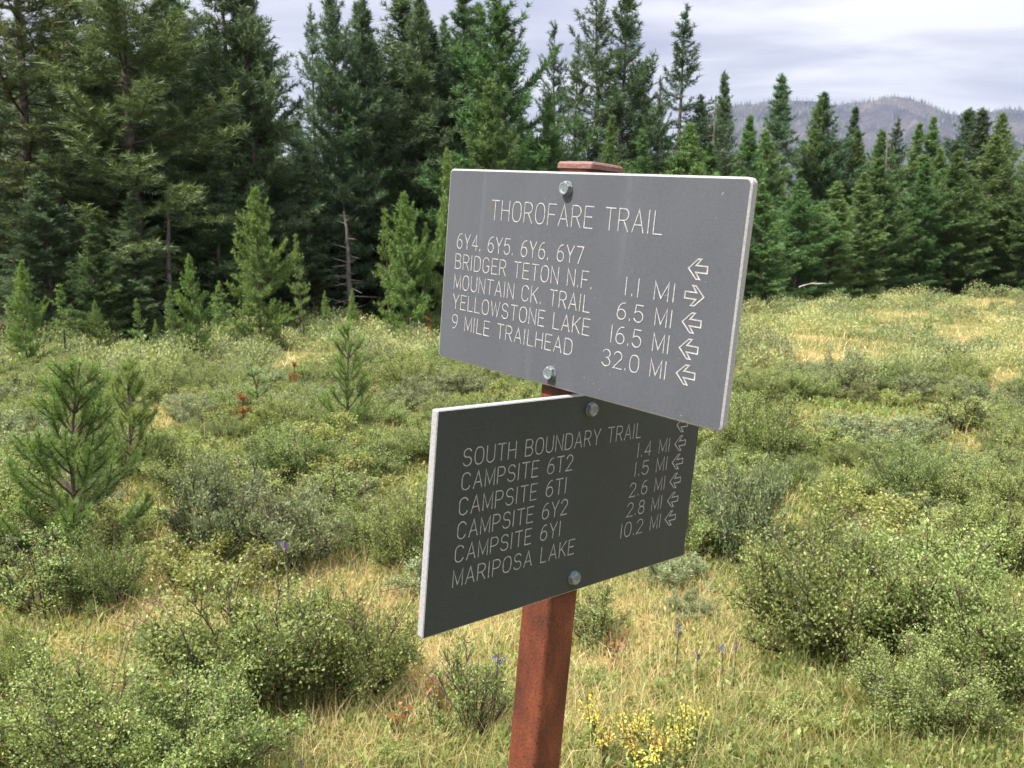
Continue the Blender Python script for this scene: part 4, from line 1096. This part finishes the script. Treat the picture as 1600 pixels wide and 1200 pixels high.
def board_outline(w_, h, rad, inset):
    r_ = max(rad - inset, 0.0004); pts = []
    for (cx_, cy_, a0) in ((w_ - rad, -rad, 0), (rad, -rad, 90), (rad, -(h - rad), 180), (w_ - rad, -(h - rad), 270)):
        pts += arc(cx_, cy_, r_, r_, a0, a0 + 90, 6)
    return np.array(pts)
def board(w_, h, rad, bev, face, frame, label, texts, arrows, bolts):
    me, MI = loft('sign_board', [(board_outline(w_, h, rad, 0.0004), 0), (board_outline(w_, h, rad, 0), 0.0006), (board_outline(w_, h, rad, 0), BT - bev * 0.6), (board_outline(w_, h, rad, bev), BT)], [M['board_edge'], face])
    for pl, k in zip(me.polygons, MI): pl.material_index = 1 if k in (-1, -2) else 0
    o = link('sign_board', me, root); o.matrix_local = frame; o['label'] = label
    st = []
    for tx in texts: st += run(*tx)
    V, F = ribbon([[(a / 1000, -b / 1000) for a, b in s] for s in st], 0.00135)
    lt = link('lettering', mesh_np('lettering', V, F, mats=[M['groove']]), o); lt.location = (0, 0, BT + 0.00006)
    for x, y, rt in arrows:
        V, F = ribbon([[(a / 1000, -b / 1000) for a, b in s] for s in arrow_strokes(rt)], 0.0015)
        ar = link('arrow', mesh_np('arrow', V, F, mats=[M['groove']]), o); ar.location = (x / 1000, -y / 1000, BT + 0.00006)
    for k, (x, y) in enumerate(bolts):
        rr = 0.0082
        hx = lambda q: np.array([(q * math.cos(R(a)), q * math.sin(R(a))) for a in range(0, 360, 15)])
        def hexo(q):
            out = []
            for a in range(0, 360, 15):
                f = math.cos(R(30)) / math.cos(R((a % 60) - 30)); out.append((q * f * math.cos(R(a)), q * f * math.sin(R(a))))
            return np.array(out)
        mb, _ = loft('bolt', [(hx(0.0088), 0.0), (hx(0.0088), 0.0008), (hexo(rr), 0.0009), (hexo(rr), 0.0052), (hx(rr * 0.86), 0.0062), (hx(rr * 0.62), 0.0062), (hx(rr * 0.55), 0.0058)], [M['zinc']])
        b_ = link('bolt', mb, o); b_.location = (x / 1000, -y / 1000, BT + 0.0001); b_.rotation_euler = (0, 0, 0.3 + k * 0.5)
    return o
def frame_of(ax, ay, az, org):
    f = Matrix.Identity(4)
    for i, v in enumerate((ax, ay, az)):
        for j in range(3): f[j][i] = v[j]
    f.translation = org
    return f
# upper board: on the face y = 0, outward -y, board x along local x
fu = frame_of((1, 0, 0), (0, 0, 1), (0, -1, 0), (-0.2405, -0.0002, hO + 0.0103))
up_t = [('THOROFARE TRAIL', 88, 357, 60.5, 23.7), ('6Y4. 6Y5. 6Y6. 6Y7', 25, 250, 100.8, 19.0), ('BRIDGER TETON N.F.', 24.5, 267, 127, 18.8), ('MOUNTAIN CK. TRAIL', 25, 267, 153.4, 18.6), ('YELLOWSTONE LAKE', 25, 270, 179.2, 18.4), ('9 MILE TRAILHEAD', 26, 246, 205.5, 18.2),
        ('1.1 MI', 316, 382.5, 127.6, 18.8), ('6.5 MI', 308, 382.5, 154.2, 18), ('16.5 MI', 302.5, 382.5, 181, 18.6), ('32.0 MI', 293.5, 382.5, 208.3, 18.4)]
board(0.4572, 0.248, 0.007, 0.0022, M['board_upper'], fu, 'upper board of weathered grey, toned lighter for its lit side, headed THOROFARE TRAIL', up_t, [(407, 91.2, 0), (406.5, 118, 1), (407, 145.2, 0), (407, 172, 0), (407, 198.5, 0)], [(215.2, 18.6), (215.8, 232.3)])
# lower board: on the face x = 0, outward +x, board x along local y
flw = frame_of((0, 1, 0), (0, 0, 1), (1, 0, 0), (0.0002, -0.2031, hO - 0.2431))
lo_t = [('SOUTH BOUNDARY TRAIL', 38.5, 331, 63.4, 18.8), ('CAMPSITE 6T2', 38.5, 208, 89.8, 18.8), ('CAMPSITE 6T1', 37.5, 201, 117.4, 19), ('CAMPSITE 6Y2', 37.5, 206, 144.3, 18.8), ('CAMPSITE 6Y1', 36.5, 198, 170.6, 18.5), ('MARIPOSA LAKE', 36, 225.5, 198.5, 18.8),
        ('1.4 MI', 328.5, 394.5, 89.6, 18.2), ('1.5 MI', 327, 393.5, 114.8, 18.2), ('2.6 MI', 321, 393.5, 141.8, 18), ('2.8 MI', 320, 391.5, 168.4, 18.2), ('10.2 MI', 312, 393.5, 195.4, 19)]
board(0.4572, 0.2492, 0.002, 0.0012, M['board_lower'], flw, 'lower grey board with shade in its dark tone, headed SOUTH BOUNDARY TRAIL', lo_t, [(417, 55.2, 0), (417, 81.2, 0), (416, 106.8, 0), (415.7, 133.2, 0), (415.3, 160, 0), (414.7, 186.2, 0)], [(231, 18.2), (229.5, 230.7)])

# ------------------------------------------------------------------ the air
def haze():
    me = bpy.data.meshes.new('haze')
    x, y0, y1, z0, z1 = 5600, -5600, 5600, -14, 640
    V = [(a, b, c) for c in (z0, z1) for a, b in ((-x, y0), (x, y0), (x, y1), (-x, y1))]
    me.from_pydata(V, [], [(3, 2, 1, 0), (4, 5, 6, 7), (0, 1, 5, 4), (1, 2, 6, 5), (2, 3, 7, 6), (3, 0, 4, 7)])
    mt, t = new_mat('thin_air')
    v = t.nodes.new('ShaderNodeVolumePrincipled')
    v.inputs['Color'].default_value = (0.70, 0.80, 1.0, 1); v.inputs['Density'].default_value = 0.00007
    v.inputs['Anisotropy'].default_value = 0.2
    o = t.nodes.new('ShaderNodeOutputMaterial'); t.links.new(v.outputs[0], o.inputs['Volume'])
    me.materials.append(mt)
    tag(link('haze', me), kind='stuff')
haze()
